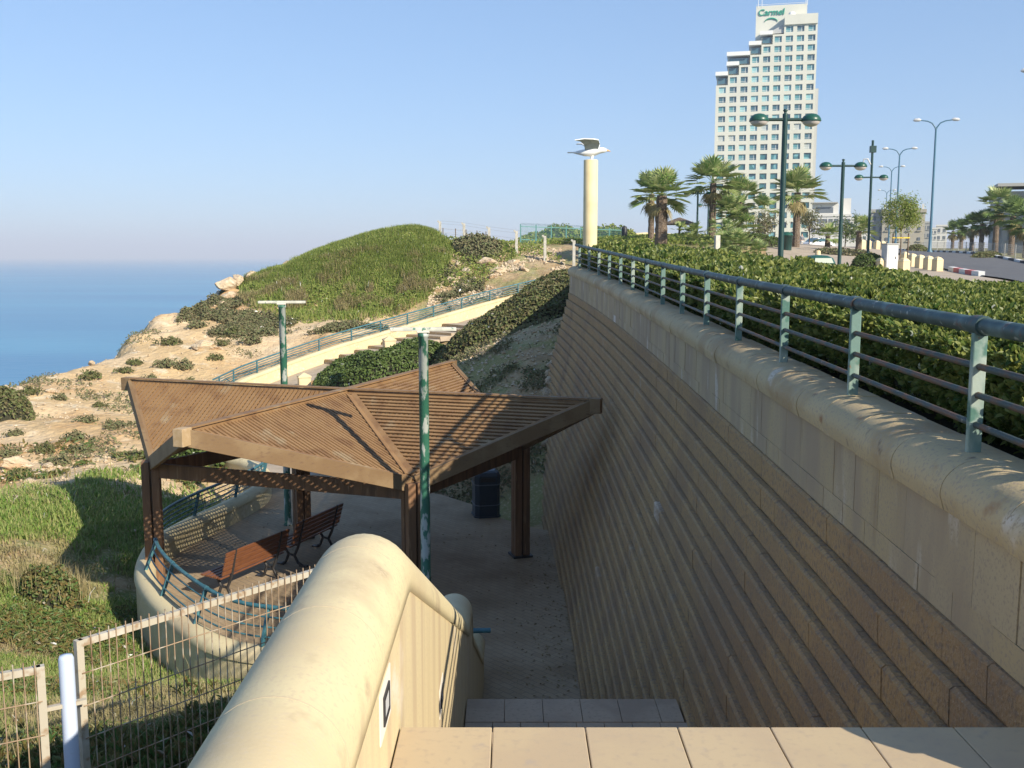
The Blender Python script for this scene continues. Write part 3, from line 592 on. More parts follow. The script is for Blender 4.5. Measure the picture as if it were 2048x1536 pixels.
railing('metal_railing', 'blue green railing behind the pavilion, its foot in slatted shade', cap_line[iB:iC], .52, .12, 1.7, .02, .032, .014, (.2, .4, .6, .8), ('rail_blue',)*4, post=(.06, .045))
rl = bpy.data.objects['metal_railing.001']; toloc(rl, MB().tube([(-.95, 13.42, -3.50), (-.6, 13.46, -3.56), (-.30, 13.48, -3.56)], .036, 12).build('rail_end', 'rail_blue'))
gw = empty('path_wall', PATHC[0], 0, 'low cream wall climbing the slope along the stepped path', 'wall')
toloc(gw, MB().sweep(PATHC, [(-.16, -1.0), (.16, -1.0), (.16, .52), (-.16, .52)]).build('wall_body', 'render_cream'))
toloc(gw, MB().sweep(PATHC, [(-.19, .50), (.19, .50), (.19, .56), (.12, .63), (-.12, .63), (-.19, .56)]).build('coping', 'cap_cream'))
railing('metal_railing', 'blue green railing climbing along the low wall of the stepped path', [(x, y, z+.61) for x, y, z in PATHC], .55, 0, 1.78, .9, .035, .018, (.2, .4, .6, .8), ('rail_blue',)*4, post=(.06, .05), collars=False)
# steps of the path
gs = empty('garden_steps', (-7, 46, -3.1), 0, 'broad shallow steps climbing the path between low wall and hedge', 'steps')
al = along([Vector(p) for p in PATHC], .82, 0)
al = [(p, d) for p, d in al if -3.42 < p.z < -1.9]
for p, d in al:
    r = Vector((d.y, -d.x, 0)).normalized(); f = Vector((d.x, d.y, 0)).normalized(); z = p.z+.20
    b = MB(); c = p+r*(.17+1.2)+f*.42; b.box((c.x, c.y, z-.12), (.86, 2.3, .24), rz=math.atan2(f.y, f.x)); toloc(gs, b.build('step', 'pave', None, bevel=.01))
    b = MB(); c = p+r*(.17+1.2)+f*-.014; b.box((c.x, c.y, z-.05), (.03, 2.3, .10), rz=math.atan2(f.y, f.x)); toloc(gs, b.build('nosing', 'wood_end'))
# ================================================================== pavilion
C0 = Vector((-3.1, 18.6, -.91)); tips = {'left': Vector((-7.78, 20.15, -.90)), 'front': Vector((-4.72, 14.15, -.90)), 'right': Vector((1.42, 17.1, -.89)), 'back': Vector((-1.42, 23.4, -.90))}
posts = {'FL': Vector((-6.55, 17.8, -2.05)), 'FR': Vector((-1.63, 16.1, -2.05)), 'BR': Vector((.17, 19.6, -2.05)), 'BL': Vector((-4.5, 20.9, -2.05))}
pav = empty('pavilion', (C0.x, C0.y, FLOOR), 0, 'star shaped timber pavilion with slatted roof over the plaza benches', 'pavilion')
def clip2(poly, p, d):            # the stretch of line p+t*d inside a convex polygon (2D)
    t0, t1 = -1e9, 1e9; n = len(poly)
    for i in range(n):
        a = poly[i]; b = poly[(i+1) % n]; e = (b[0]-a[0], b[1]-a[1]); nx, ny_ = -e[1], e[0]
        num = (p[0]-a[0])*nx+(p[1]-a[1])*ny_; den = d[0]*nx+d[1]*ny_
        if abs(den) < 1e-9:
            if num < 0: return None
        else:
            t = -num/den
            if den > 0: t0 = max(t0, t)
            else: t1 = min(t1, t)
    return (t0, t1) if t1-t0 > .03 else None
def panel(Tp, Pp, cross_top):
    u = (Tp-C0).normalized(); n = (Tp-C0).cross(Pp-C0).normalized()
    if n.z < 0: n = -n
    v = n.cross(u)
    if (Pp-C0).dot(v) < 0: v = -v
    q = [Vector((0, 0)), Vector(((Tp-C0).dot(u), 0)), Vector(((Pp-C0).dot(u), (Pp-C0).dot(v)))]
    area = (q[1]-q[0]).cross(q[2]-q[0]) if hasattr(Vector((0, 0)), 'cross') else 1
    if (q[1].x*q[2].y-q[1].y*q[2].x) < 0: q = [q[0], q[2], q[1]]
    out = []
    for layer in (0, 1):
        b = MB(); down = (layer == 0) == cross_top
        wd, th = .046, .034; top = .05 if layer == 0 else .05-.036
        rngmax = q[1].x if down else max(p.y for p in q)
        lim = max(p.x for p in q) if down else max(p.y for p in q)
        s = .05
        while s < lim:
            r = clip2(q, (s, 0), (0, 1)) if down else clip2(q, (0, s), (1, 0))
            if r:
                a2, b2 = ((s, r[0]), (s, r[1])) if down else ((r[0], s), (r[1], s))
                jz = random.uniform(-.003, .003); ja = random.uniform(-.004, .004)
                A = C0+u*(a2[0]+ja)+v*a2[1]+n*(top+jz); B = C0+u*b2[0]+v*b2[1]+n*(top+jz)
                b.beam(A, B, wd, th, up=n)
            s += .092
        out.append(b)
    return out
order = [('left', 'FL'), ('left', 'BL'), ('front', 'FL'), ('front', 'FR'), ('right', 'FR'), ('right', 'BR'), ('back', 'BR'), ('back', 'BL')]
for tn, pn in order:
    o1, o2 = panel(tips[tn], posts[pn], tn in ('left', 'front'))
    a = o1.build('roof_panel', 'wood'); toloc(pav, a)
    b = o2.build('under_battens', 'wood'); b.parent = a
    T_, P_ = tips[tn], posts[pn]; cen = (C0+T_+P_)/3
    d = (P_-T_).normalized(); inn = (cen-T_); inn = (inn-d*inn.dot(d)).normalized()
    f = MB(); f.beam(T_+Vector((0, 0, .10)), P_+Vector((0, 0, .10))-d*.02, .07, .25); toloc(pav, f.build('fascia_beam', 'wood_beam', None, bevel=.006))
    g = MB(); n = (T_-C0).cross(P_-C0).normalized(); n = n if n.z > 0 else -n
    g.beam(T_+n*.074+inn*.06+d*.15, P_+n*.074+inn*.06-d*.1, .09, .02, up=n); toloc(pav, g.build('edge_board', 'wood', None))
    side = (cen-C0); dv = (P_-C0).normalized(); side = (side-dv*side.dot(dv)).normalized()
    g = MB(); g.beam(C0+n*.076+side*.07+dv*.2, P_+n*.076+side*.07-dv*.15, .10, .022, up=n); toloc(pav, g.build('valley_board', 'wood', None))
for tn, T_ in tips.items():
    d = (T_-C0).normalized(); b = MB(); b.beam(C0+d*.05, T_-d*.05, .08, .22, drop=-.06); toloc(pav, b.build('ridge_beam', 'wood'))
    b = MB(); b.beam(C0+d*.02+Vector((0, 0, .10)), T_-d*.1+Vector((0, 0, .10)), .15, .025, drop=-.005); toloc(pav, b.build('ridge_board', 'wood'))
    b = MB(); b.box(T_+d*.02+Vector((0, 0, -.025)), (.17, .22, .262), rz=math.atan2(d.y, d.x)-math.pi/2); toloc(pav, b.build('beam_end', 'wood_end' if tn == 'front' else 'wood_beam', None, bevel=.008))
PN = ['FL', 'FR', 'BR', 'BL']
for i in range(4):
    a, b_ = posts[PN[i]], posts[PN[(i+1) % 4]]; b = MB(); d = (b_-a).normalized()
    b.beam(a+d*.1+Vector((0, 0, -.02)), b_-d*.1+Vector((0, 0, -.02)), .08, .26); toloc(pav, b.build('tie_beam', 'wood_dark', None, bevel=.006))
for k, p in posts.items():
    b = MB(); ang = math.atan2((C0-p).y, (C0-p).x)
    for sx, sy in ((-.085, -.085), (.085, -.085), (.085, .085), (-.085, .085)):
        c, s_ = math.cos(ang), math.sin(ang); b.box((p.x+c*sx-s_*sy, p.y+s_*sx+c*sy, (FLOOR+p.z+.02)/2), (.135, .135, p.z+.02-FLOOR), rz=ang)
    toloc(pav, b.build('post', 'wood_dark', None, bevel=.006))
    b = MB(); b.box((p.x, p.y, FLOOR+.02), (.4, .4, .04), rz=ang); toloc(pav, b.build('base_plate', 'iron'))
# ================================================================== T-topped poles
def t_pole(x, y, ztop, rz, label):
    e = empty('lamp_pole', (x, y, FLOOR), rz, label, 'pole'); h = ztop-FLOOR
    b = MB().lathe((0, 0, 0), [(.10, 0), (.10, .03), (.078, .05), (.076, h-.09), (.085, h-.085), (.085, h-.03), (.05, h-.03), (.05, h)], 20).build('shaft', 'peel_pole', e)
    b = MB().box((0, 0, h+.03), (1.02, .13, .055)); b.box((0, 0, h-.01), (.2, .16, .03)); b.build('cross_bar', 'peel_bar', e, bevel=.01)
    return e
t_pole(-1.37, 15.4, .50, math.radians(4), 'nearer green lamp pole with flaking paint and bare cross bar, before the pavilion')
t_pole(-5.03, 21.9, .62, math.radians(2), 'farther green lamp pole with bare cross bar, rising behind the pavilion roof')
# ================================================================== benches, bin
def bench(c, ax, label):
    rz = math.atan2(ax[1], ax[0]); e = empty('park_bench', (c[0], c[1], FLOOR), rz, label, 'bench', 'slatted benches under the pavilion')
    L = 1.75     # local x along bench, +y is where the sitter faces
    b = MB()
    for i in range(5): b.box((0, .06+.095*i, .44+.006*i), (L, .075, .032))
    b.build('seat', 'bench_wood', e, bevel=.005); b = MB(); Mx = Matrix.Rotation(math.radians(14), 3, 'X')
    for i in range(5):
        b.box((0, -.015-.024*i, .53+.088*i), (L, .03, .075), M=Mx)
    b.build('backrest', 'bench_wood', e, bevel=.005)
    for sx in (-1, 1):
        x = sx*.63; b = MB()
        b.tube([(x, .40, 0), (x, .30, .06), (x, .23, .22), (x, .33, .36), (x, .46, .43)], [.03, .028, .03, .025, .025], 8)
        b.tube([(x, -.10, 0), (x, .02, .06), (x, .10, .2), (x, .02, .36), (x, -.02, .47), (x, -.13, .93)], [.03, .028, .03, .028, .026, .02], 8)
        b.tube([(x, -.02, .42), (x, .46, .43)], .024, 8); b.tube([(x, .10, .2), (x, .23, .22)], .024, 8)
        b.box((x, .40, .012), (.09, .16, .024)); b.box((x, -.10, .012), (.09, .16, .024)); b.build('leg', 'iron', e)
    return e
bench((-3.93, 19.5), (.42, 1.1), 'farther slatted bench in full shade at the pavilion centre')
bench((-4.66, 17.55), (.50, 1.08), 'nearer slatted bench with its orange brown back half in the sun')
e = empty('litter_bin', (-.61, 22.8, FLOOR), math.radians(12), 'dark blue black litter bin standing in shade beside the pavilion', 'bin')
def oct_(r, c=.3): 
    k = r*c; return [(-r+k, -r), (r-k, -r), (r, -r+k), (r, r-k), (r-k, r), (-r+k, r), (-r, r-k), (-r, -r+k)]
MB().prism(oct_(.29), .03, .78).build('body', 'bin', e, bevel=.01); MB().prism(oct_(.31), 0, .035).build('foot', 'bin', e)
b = MB(); b.prism(oct_(.305), .28, .30); b.prism(oct_(.305), .76, .785); b.build('band', mat('bin_band', (.10, .13, .17), .4), e)
b = MB()
for (r0, z0), (r1, z1) in zip([(.30, .785), (.30, .97), (.27, 1.05), (.20, 1.09)], [(.30, .97), (.27, 1.05), (.20, 1.09), (.02, 1.10)]):
    A = [(x, y, z0) for x, y in oct_(r0)]; B = [(x, y, z1) for x, y in oct_(r1)]; b.add(A+B, [(i, (i+1) % 8, 8+(i+1) % 8, 8+i) for i in range(8)])
b.build('hood', 'bin', e); b = MB(); b.box((0, -.302, .89), (.34, .012, .09)); b.box((-.302, 0, .89), (.012, .34, .09)); b.build('opening', 'iron', e)
# ================================================================== path bollards with pyramid caps
def pyr_bollard(x, y, z, label, hgt=.85, w_=.5):
    e = empty('stone_bollard', (x, y, z), math.radians(20), label, 'bollard', 'pyramid capped posts beside the path')
    MB().box((0, 0, hgt/2-.15), (w_, w_, hgt+.3)).build('shaft', 'bollard', e, bevel=.012)
    b = MB(); r = w_/2+.025; b.box((0, 0, hgt+.03), (2*r, 2*r, .06)); b.add([(-r, -r, hgt+.06), (r, -r, hgt+.06), (r, r, hgt+.06), (-r, r, hgt+.06), (0, 0, hgt+.2)], [(0, 1, 4), (1, 2, 4), (2, 3, 4), (3, 0, 4)]); b.build('pyramid_cap', 'bollard', e)
p = P(608, 745, 42.3); pyr_bollard(p[0], p[1], p[2]-1.05, 'square cream post with pyramid cap at the lower end of the clipped hedge')
p = P(778, 672, 44.5); pyr_bollard(p[0], p[1], p[2]-1.05, 'square cream post with pyramid cap beside the path steps')
# ================================================================== wire mesh fence by the camera
fe = empty('mesh_fence', (-2.2, 4.75, -1.5), 0, 'rusty cream wire mesh fence in two framed panels with a blue white post', 'fence')
def mesh_panel(A, B, ztop, H, rail_a=True, rail_b=False):
    A = Vector(A); B = Vector(B); d = (B-A); L = d.length; d.normalize()
    f = MB(); f.beam((A.x, A.y, ztop), (B.x, B.y, ztop), .03, .035)
    if rail_a: f.box((A.x, A.y, ztop-H/2), (.036, .036, H), rz=math.atan2(d.y, d.x))
    if rail_b: f.box((B.x, B.y, ztop-H/2), (.036, .036, H), rz=math.atan2(d.y, d.x))
    f.beam((A.x, A.y, ztop-H), (B.x, B.y, ztop-H), .03, .035); toloc(fe, f.build('panel_frame', 'galv'))
    w_ = MB(); s = .055; i = 0; nrm_ = Vector((d.y, -d.x, 0))*.02
    while s < L-.01:
        p = A+d*s; j = random.uniform(-.004, .004); w_.tube([(p.x+nrm_.x, p.y+nrm_.y, ztop-H), (p.x+nrm_.x+j, p.y+nrm_.y, ztop+.035)], .0035, 5); s += .046
    for k in range(1, 8):
        z = ztop-.172*k
        if z > ztop-H: w_.tube([(A.x+nrm_.x, A.y+nrm_.y, z), (B.x+nrm_.x, B.y+nrm_.y, z)], .0035, 5)
    toloc(fe, w_.build('wire_mesh', 'wire'))
ZT = -.255
mesh_panel((-2.17, 4.80), (-.98, 6.22), ZT, 1.35, True, True)
mesh_panel((-4.2, 3.55), (-2.27, 4.60), ZT-.05, 1.35, False, True)
toloc(fe, MB().lathe((-2.19, 4.70, -1.75), [(.036, 0), (.036, 1.44), (.03, 1.455), (.004, 1.46)], 16).build('post', 'post_blue'))
b = MB(); b.beam((-2.30, 4.63, ZT-.28), (-2.12, 4.74, ZT-.28), .03, .02); toloc(fe, b.build('clamp', 'galv'))
# ================================================================== clipped hedges
hedge_x1 = lambda y: np.interp(y, [3, 15, 20, 25, 28.6], [7.4, 7.2, 6.4, 5.4, 3.6])
hedge_x0 = lambda y: np.polyval(rail_fit, y)+.40
def hedge_top(x, y):
    x0 = hedge_x0(y); x1 = hedge_x1(y); e = np.minimum(np.minimum(x-x0, x1-x), np.minimum(y-3.25, 28.9-y))
    return np.polyval(z_fit, y)+.47-.37*(1-np.clip(e/.6, 0, 1))**2-.17*np.clip((x-x0-1.2)/3.5, 0, 1)+fbm(x, y, .9, 3)*.22+fbm(x, y, 4, 2)*.10
he = empty('hedge', (4.8, 10, .5), 0, 'wide glossy green hedge filling the bed behind the weathered railing', 'hedge')
gy = np.arange(3.2, 28.9, .22); gu = np.linspace(0, 1, 28); V = []
for y in gy:
    x0 = hedge_x0(y)+.08; x1 = hedge_x1(y)-.08; gz = float(platz(x0, y))
    V.append([(x0+.25, y, gz-.5), (x0+.12, y, gz+.1)]+[(x0+(x1-x0)*u, y, float(hedge_top(np.array(x0+(x1-x0)*u), np.array(y)))-.13) for u in gu]+[(x1, y, gz-.5)])
m_ = len(V[0]); V = np.array(V); n = len(gy); idx = np.arange(n*m_).reshape(n, m_)
q = np.stack([idx[:-1, :-1], idx[:-1, 1:], idx[1:, 1:], idx[1:, :-1]], -1).reshape(-1, 4)
o = npmesh('dark_core', V, q, 'hedge_core'); toloc(he, o)  # opaque dark core sheet added under the leaves to block the view through
def rosettes(c, nr, size, k=7, open_=.7):
    c = np.repeat(c, k, 0); nr = np.repeat(nrm(nr), k, 0); s = np.repeat(size, k)
    r = rng.normal(0, 1, c.shape); r = nrm(r-(r*nr).sum(1, keepdims=True)*nr); t = rng.uniform(.25, 1.15, (len(c), 1))*open_
    ax = nr*np.cos(t)+r*np.sin(t); N_ = nr*np.sin(t)-r*np.cos(t)
    return c+ax*(s*.55)[:, None]+nr*rng.uniform(-.6, .3, (len(c), 1))*s[:, None], N_, s, ax
# top
def hedge_pts(N0):
    y = 3.25+rng.random(N0*3)*25.6; keep = rng.random(N0*3) < np.minimum(1, (7/y)**2); y = y[keep]; x = hedge_x0(y)+rng.random(len(y))*(hedge_x1(y)-hedge_x0(y)); return x, y
x, y = hedge_pts(29000); z = hedge_top(x, y); e_ = .06
nx_ = -(hedge_top(x+e_, y)-hedge_top(x-e_, y))/(2*e_); ny_ = -(hedge_top(x, y+e_)-hedge_top(x, y-e_))/(2*e_)
nr = np.stack([nx_, ny_, np.ones_like(nx_)], 1); nr = nrm(nr)+rng.normal(0, .3, nr.shape)
c, N_, s, ax = rosettes(np.stack([x, y, z-.05], 1), nr, .058*np.maximum(1, y/7), 8)
o = leaves('foliage', c, N_, s, 'hedge', None, asp=.58, fold=.1, jit=.18, axis=ax*4); toloc(he, o)
# side facing the railing
N0 = 16000; y = 3.25+rng.random(N0)*25.4; y = y[rng.random(N0) < np.minimum(1, (7/y)**1.7)]; t = rng.random(len(y)); x0 = hedge_x0(y)
zt = hedge_top(x0+.3, y); zb = np.polyval(z_fit, y)-.12; z = zb+(zt-zb)*t; dep = rng.random(len(y))**2*.22; x = x0-.03+dep+fbm(y, z, 1.6, 3)*.25+.10*(t < .3)
nr = np.stack([-np.ones_like(x), rng.normal(0, .5, len(x)), .35+rng.normal(0, .4, len(x))], 1)
c, N_, s, ax = rosettes(np.stack([x, y, z], 1), nr, .058*np.maximum(1, y/7), 7)
o = leaves('foliage', c, N_, s, 'hedge', None, asp=.58, fold=.1, jit=.2, axis=ax*4); toloc(he, o)
# end face near the camera
N0 = 1600; x = 2.5+rng.random(N0)*4.8; t = rng.random(N0); zt = hedge_top(x, 3.6+0*x); z = .35+(zt-.35)*t; y = 3.3+rng.random(N0)*.15
c, N_, s, ax = rosettes(np.stack([x, y, z], 1), np.stack([0*x, -1+0*x, .3+0*x], 1)+rng.normal(0, .3, (N0, 3)), .06+0*x, 6)
o = leaves('foliage', c, N_, s, 'hedge', None, asp=.58, fold=.1, jit=.2, axis=ax*4); toloc(he, o)
def dome(name, label, cx, cy, rx, ry, rot, h, ground, n, size, m, cat='hedge', group=None, p=2.6, k=1, asp=.6, skirt=.15, noise=.25, sharp=.5, tops=0):
    e = empty(name, (cx, cy, float(ground(cx, cy))), 0, label, cat, group); c, s_ = math.cos(rot), math.sin(rot)
    def hz(a, b):
        d = np.sqrt((a/rx)**2+(b/ry)**2); x = cx+c*a-s_*b; y = cy+s_*a+c*b
        return x, y, ground(x, y)+h*np.clip(1-d**p, 0, 1)**sharp*(1+fbm(x, y, 1.1/max(.6, h), 3)*noise*2)
    U_, V_ = np.meshgrid(np.linspace(0, 1, 12), np.linspace(0, 2*np.pi, 36)); 
    x, y, z = hz(U_*rx*.95*np.cos(V_), U_*ry*.95*np.sin(V_)); z = np.where(U_ > .99, z-.5, z-.10*h-.02)
    i = np.arange(12*36).reshape(36, 12); q = np.stack([i[:-1, :-1], i[:-1, 1:], i[1:, 1:], i[1:, :-1]], -1).reshape(-1, 4)
    toloc(e, npmesh('dark_core', np.stack([x, y, z], -1), q, 'hedge_core'))  # solid dark inner shell added so nothing shows through the foliage
    t = rng.random(n)**.42; a = rng.uniform(0, 2*np.pi, n); A, B = t*rx*np.cos(a), t*ry*np.sin(a); x, y, z = hz(A, B); d = .03*max(rx, .5)
    x1, y1, z1 = hz(A+d, B); x2, y2, z2 = hz(A, B+d); g1, g2 = (z1-z)/d, (z2-z)/d
    gx, gy_ = c*g1-s_*g2, s_*g1+c*g2; nr = nrm(np.stack([-gx, -gy_, np.ones_like(gx)], 1))
    lo = rng.random(n)*np.minimum(h*.8, np.linalg.norm(np.stack([gx, gy_], 1), axis=1)*d)
    C = np.stack([x, y, z-lo+rng.random(n)**3*tops], 1)
    toloc(e, leaves('foliage', C+nr*rng.uniform(-.4, .5, (n, 1))*size, nr+np.array([0, 0, .25]), size, m, None, asp=asp, jit=.75)); return e
dome('hedge', 'bright green clipped hedge mound beside the lower path', -5.4, 40.6, 2.9, 1.7, .22, 1.45, Hill, 9000, .13, 'hedge2', p=4)
dome('hedge', 'large olive hedge mound, half shaded, at the far end of the retaining wall', .7, 41.2, 4.3, 3.0, .45, 1.15, Hill, 22000, .13, 'hedge3', p=3.2)
# ================================================================== ground cover on the slope (nobody could count it)
def slope_pts(n, x0, x1, y0, y1, pw=1.0, mask=None):
    k = n*5; u = rng.random(k); y = (y0**(1-pw)+(y1**(1-pw)-y0**(1-pw))*u)**(1/(1-pw)) if abs(pw-1) > 1e-3 else y0*(y1/y0)**u
    lo = np.maximum(x0, -.62*y-1.5); x = lo+(x1-lo)*rng.random(k); ok = ~occupied(x, y) & (x > lo-.01)
    for px_, py_, z_ in WALLC: ok &= ((x-px_)**2+(y-py_)**2) > .05
    if mask is not None: ok &= rng.random(k) < mask(x, y)
    x, y = x[ok][:n], y[ok][:n]; return x, y, Hill(x, y)
gm = lambda x, y: sm(-.02, .08, fbm(x, y, .55, 4)+.11*sm(8, 13, y)-.04)*sm(26, 21, y+fbm(x+5, y, .4, 3)*8)*(.35+.65*sm(-16, -11, x))*(.25+.75*sm(7, 11, y))
x, y, z = slope_pts(150000, -16, -.75, 4.2, 29, 1.15, gm)
tag(blades('grass', np.stack([x, y, z-.02], 1), .105*np.maximum(1, y/14), .0058*np.maximum(1, y/8), .9, 'grass'), 'green grass growing in patches on the slope', 'grass', kind='stuff')
dm = lambda x, y: np.maximum(sm(.05, -.06, fbm(x, y, .45, 4)+.02)*sm(25, 18, y)*.9+.05, .85*sm(11, 7, y))
x, y, z = slope_pts(80000, -16, -.75, 4.0, 26, 1.35, dm)
tag(blades('dry_grass', np.stack([x, y, z-.02], 1), .14*np.maximum(1, y/14), .0042*np.maximum(1, y/8), 1.4, 'straw'), 'dry straw coloured grass and twigs on the near slope', 'dry grass', kind='stuff')
im = lambda x, y: sm(.06, .16, fbm(x+31, y+7, .5, 4)-.03*(y > 20))*sm(30, 25, y)*sm(-17, -13, x)
x, y, z = slope_pts(52000, -16, -.75, 4.0, 31, 1.1, im); s = .055*np.maximum(1, y/8)
tag(leaves('ice_plant', np.stack([x, y, z+.02+rng.random(len(x))*.10], 1), np.tile([0, 0, 1.], (len(x), 1)), s, 'succ', asp=.32, jit=.9), 'fleshy green ground cover in mats on the slope', 'ground cover', kind='stuff')
sm_ = lambda x, y: .5+.5*(fbm(x, y, .5, 3) > 0)
x, y, z = slope_pts(9000, -4.5, -.75, 4.0, 9.5, 1.2, lambda x, y: sm(.0, .1, fbm(x+3, y, .8, 3)+.06)*sm(-4.0, -2.2, x))
c, N_, s, ax = rosettes(np.stack([x, y, z+.03+rng.random(len(x))*.18], 1)[:2600], np.tile([0, 0, 1.], (2600, 1))[:len(x)], np.full(min(2600, len(x)), .085), 7, .9)
tag(leaves('succulent_mat', c, N_, s, 'succ', asp=.28, jit=.2, axis=ax*4), 'dark green fleshy plants below the wire fence', 'ground cover', kind='stuff')
# bank behind the plaza and the knoll further along
bm_ = lambda x, y: sm(-.05, .12, fbm(x+9, y, .6, 4))
x, y, z = slope_pts(7000, -6, 3.2, 24, 37, 0.5, lambda x, y: bm_(x, y)*(x < 1.2+(y > 28.4)*3))
tag(leaves('bank_cover', np.stack([x, y, z+.03+rng.random(len(x))*.14], 1), np.tile([0, 0, 1.], (len(x), 1)), .12, 'dull', asp=.5, jit=.9), 'low scrub on the shaded bank behind the pavilion', 'ground cover', kind='stuff')
def knoll(x, y):
    a = ((x+9.7)/6.3); b = ((y-58.6)/7.2); d = a*a+b*b
    return sm(1.05, .72, d+fbm(x, y, .35, 4)*.5)
x, y, z = slope_pts(70000, -17.5, -2.4, 50, 68, 0.5, lambda x, y: knoll(x, y)*(.2+.8*sm(52.5, 56, y))*(.45+.55*sm(-.08, .08, fbm(x+2, y, .55, 4)+.12*sm(54.5, 58, y))))
dlt = .15; gx = (Hill(x+dlt, y)-Hill(x-dlt, y))/(2*dlt); gy_ = (Hill(x, y+dlt)-Hill(x, y-dlt))/(2*dlt)
hh = (.12+.25*sm(-.1, .2, fbm(x, y, 1.3, 3)))*sm(.25, .9, knoll(x, y))
tag(leaves('knoll_scrub', np.stack([x, y, z+hh*rng.random(len(x))**.6+.02], 1), np.stack([-gx, -gy_, 1+0*gx], 1), .19, 'mound', asp=.34, jit=.8), 'dense green scrub covering the rounded knoll', 'scrub', kind='stuff')
x, y, z = slope_pts(120000, -17.5, -2.4, 50, 68, 0.5, lambda x, y: knoll(x, y)*(.10+.90*sm(55, 58, y+fbm(x, y, .4, 3)*7))*(.3+.7*sm(-.16, -.02, fbm(x+3, y, .9, 3))))
tag(blades('knoll_grass', np.stack([x, y, z+.05], 1), .38, .020, .8, 'mound'), 'long green grass over the top of the rounded knoll', 'grass', kind='stuff')
x, y, z = slope_pts(16000, -17, -1.5, 48.5, 60, 0.5, lambda x, y: sm(.75, 1.05, ((x+9.7)/6.3)**2+((y-58.6)/7.2)**2)*sm(-.02, .1, fbm(x+7, y, .6, 4)))
tag(leaves('knoll_edge_scrub', np.stack([x, y, z+.02+rng.random(len(x))*.22], 1), np.tile([0, 0, 1.], (len(x), 1)), .17, 'dull', asp=.45, jit=.9), 'dull olive scrub round the foot of the green knoll', 'scrub', kind='stuff')
x, y, z = slope_pts(17000, -4.5, 12, 55, 74, 0.5, lambda x, y: sm(-.02, .12, fbm(x+17, y, .4, 4)+.14*sm(58, 63, y)-.05))
tag(leaves('field_scrub', np.stack([x, y, np.maximum(z, np.where((x > 3.8), platz(x, y), -9))+.02+rng.random(len(x))*.3], 1), np.tile([0, 0, 1.], (len(x), 1)), .2, 'mound', asp=.4, jit=.9), 'mixed weeds on the rough ground below the concrete posts', 'scrub', kind='stuff')
x, y, z = slope_pts(4000, -20, -9, 27, 50, 0.7, lambda x, y: sm(.06, .16, fbm(x+70, y, .5, 4)))
tag(leaves('sand_scrub', np.stack([x, y, z+.01+rng.random(len(x))*.12], 1), np.tile([0, 0, 1.], (len(x), 1)), .13, 'dull', asp=.45, jit=.9), 'thin scrub creeping over the open sand', 'scrub', kind='stuff')
# countable small shrubs on the sand
protos = []
def shrub(i, r, m):
    n = 260; t = rng.uniform(0, 2*np.pi, n); ph = np.arccos(rng.uniform(.05, 1, n)); d = np.stack([np.cos(t)*np.sin(ph), np.sin(t)*np.sin(ph), np.cos(ph)*.75], 1)
    e = empty('low_shrub', (0, 0, 0)); c = d*r*(rng.uniform(.45, 1, (n, 1)))*(1+.3*np.sin(3*t+i))[:, None]
    leaves('foliage', c, d, .12, m, e, asp=.4, jit=.6); b = MB()
    for k in range(6): b.tube([(0, 0, -.1), tuple(d[k*7]*r*.4), tuple(d[k*7]*r*.8)], [.015, .01, .005], 5)
    b.build('stem', 'bark', e); return e
for i in range(5): protos.append(shrub(i, .34, 'dull' if i < 3 else 'hedge3'))
pos = [(60, 835, 33), (150, 880, 29), (225, 855, 32), (90, 905, 27), (270, 730, 42), (330, 735, 42), (300, 760, 39), (365, 740, 42), (445, 690, 44), (470, 670, 46), (505, 690, 45), (535, 640, 48), (415, 640, 50), (340, 690, 45), (250, 745, 41), (175, 845, 33), (30, 870, 29), (120, 930, 26), (200, 815, 36), (430, 720, 43), (395, 655, 49), (450, 640, 50), (120, 800, 37), (60, 790, 38), (180, 760, 41), (230, 715, 44), (20, 910, 27), (160, 905, 27), (380, 770, 40), (40, 950, 25)]
used = set(); spots = []
for u, v, h in pos:
    # slide along the sight line until it meets the slope
    hs = np.linspace(h*.6, h*1.5, 200); pz_ = np.array([P(u, v, a) for a in hs]); dz = pz_[:, 2]-Hill(pz_[:, 0], pz_[:, 1]); k = np.argmax(dz < 0) if (dz < 0).any() else np.argmin(np.abs(dz)); spots.append(pz_[k])
LBL = ['low grey green shrub alone on the sandy slope', 'small olive shrub rooted on the sandy cliff top']
for i, p in enumerate(spots):
    if p[0] < np.interp(p[1], edge_y, edge_x)+.4 or bool(occupied(np.array(p[0]), np.array(p[1]))): continue
    k = i % 5; o = protos[k] if k not in used else copy_tree(protos[k]); used.add(k); s = random.uniform(.7, 1.3)*(1+.35*(p[1] > 38))
    o.location = (p[0], p[1], float(Hill(p[0], p[1]))); o.rotation_euler = (0, 0, random.uniform(0, 6)); o.scale = (s, s, s*random.uniform(.7, 1.1))
    tag(o, 'low grey green shrub dotting the open sandy slope' if k < 3 else 'small olive green shrub dotting the open sandy slope', 'shrub', 'grey green shrubs on the sand' if k < 3 else 'olive shrubs on the sand')
for k in range(5):
    if k not in used:
        for ch in list(protos[k].children): bpy.data.objects.remove(ch)
        bpy.data.objects.remove(protos[k])
dome('bush', 'dark rounded bush on the sand at the left border by the cliff edge', *P(2, 806, 33.5)[:2], 1.0, .9, 0, .95, Hill, 1500, .13, 'hedge3', cat='bush')
dome('bush', 'grey green bush on the pale rocky bank right of the knoll', *P(955, 500, 59.5)[:2], 1.5, 1.0, 0, .65, Hill, 2600, .17, 'dull', cat='bush', tops=.3)
dome('bush', 'straw topped bush beside the curved plaza wall on the near slope', -7.9, 16.6, .5, .42, 0, .55, Hill, 1800, .07, 'succ', cat='bush', tops=.2)
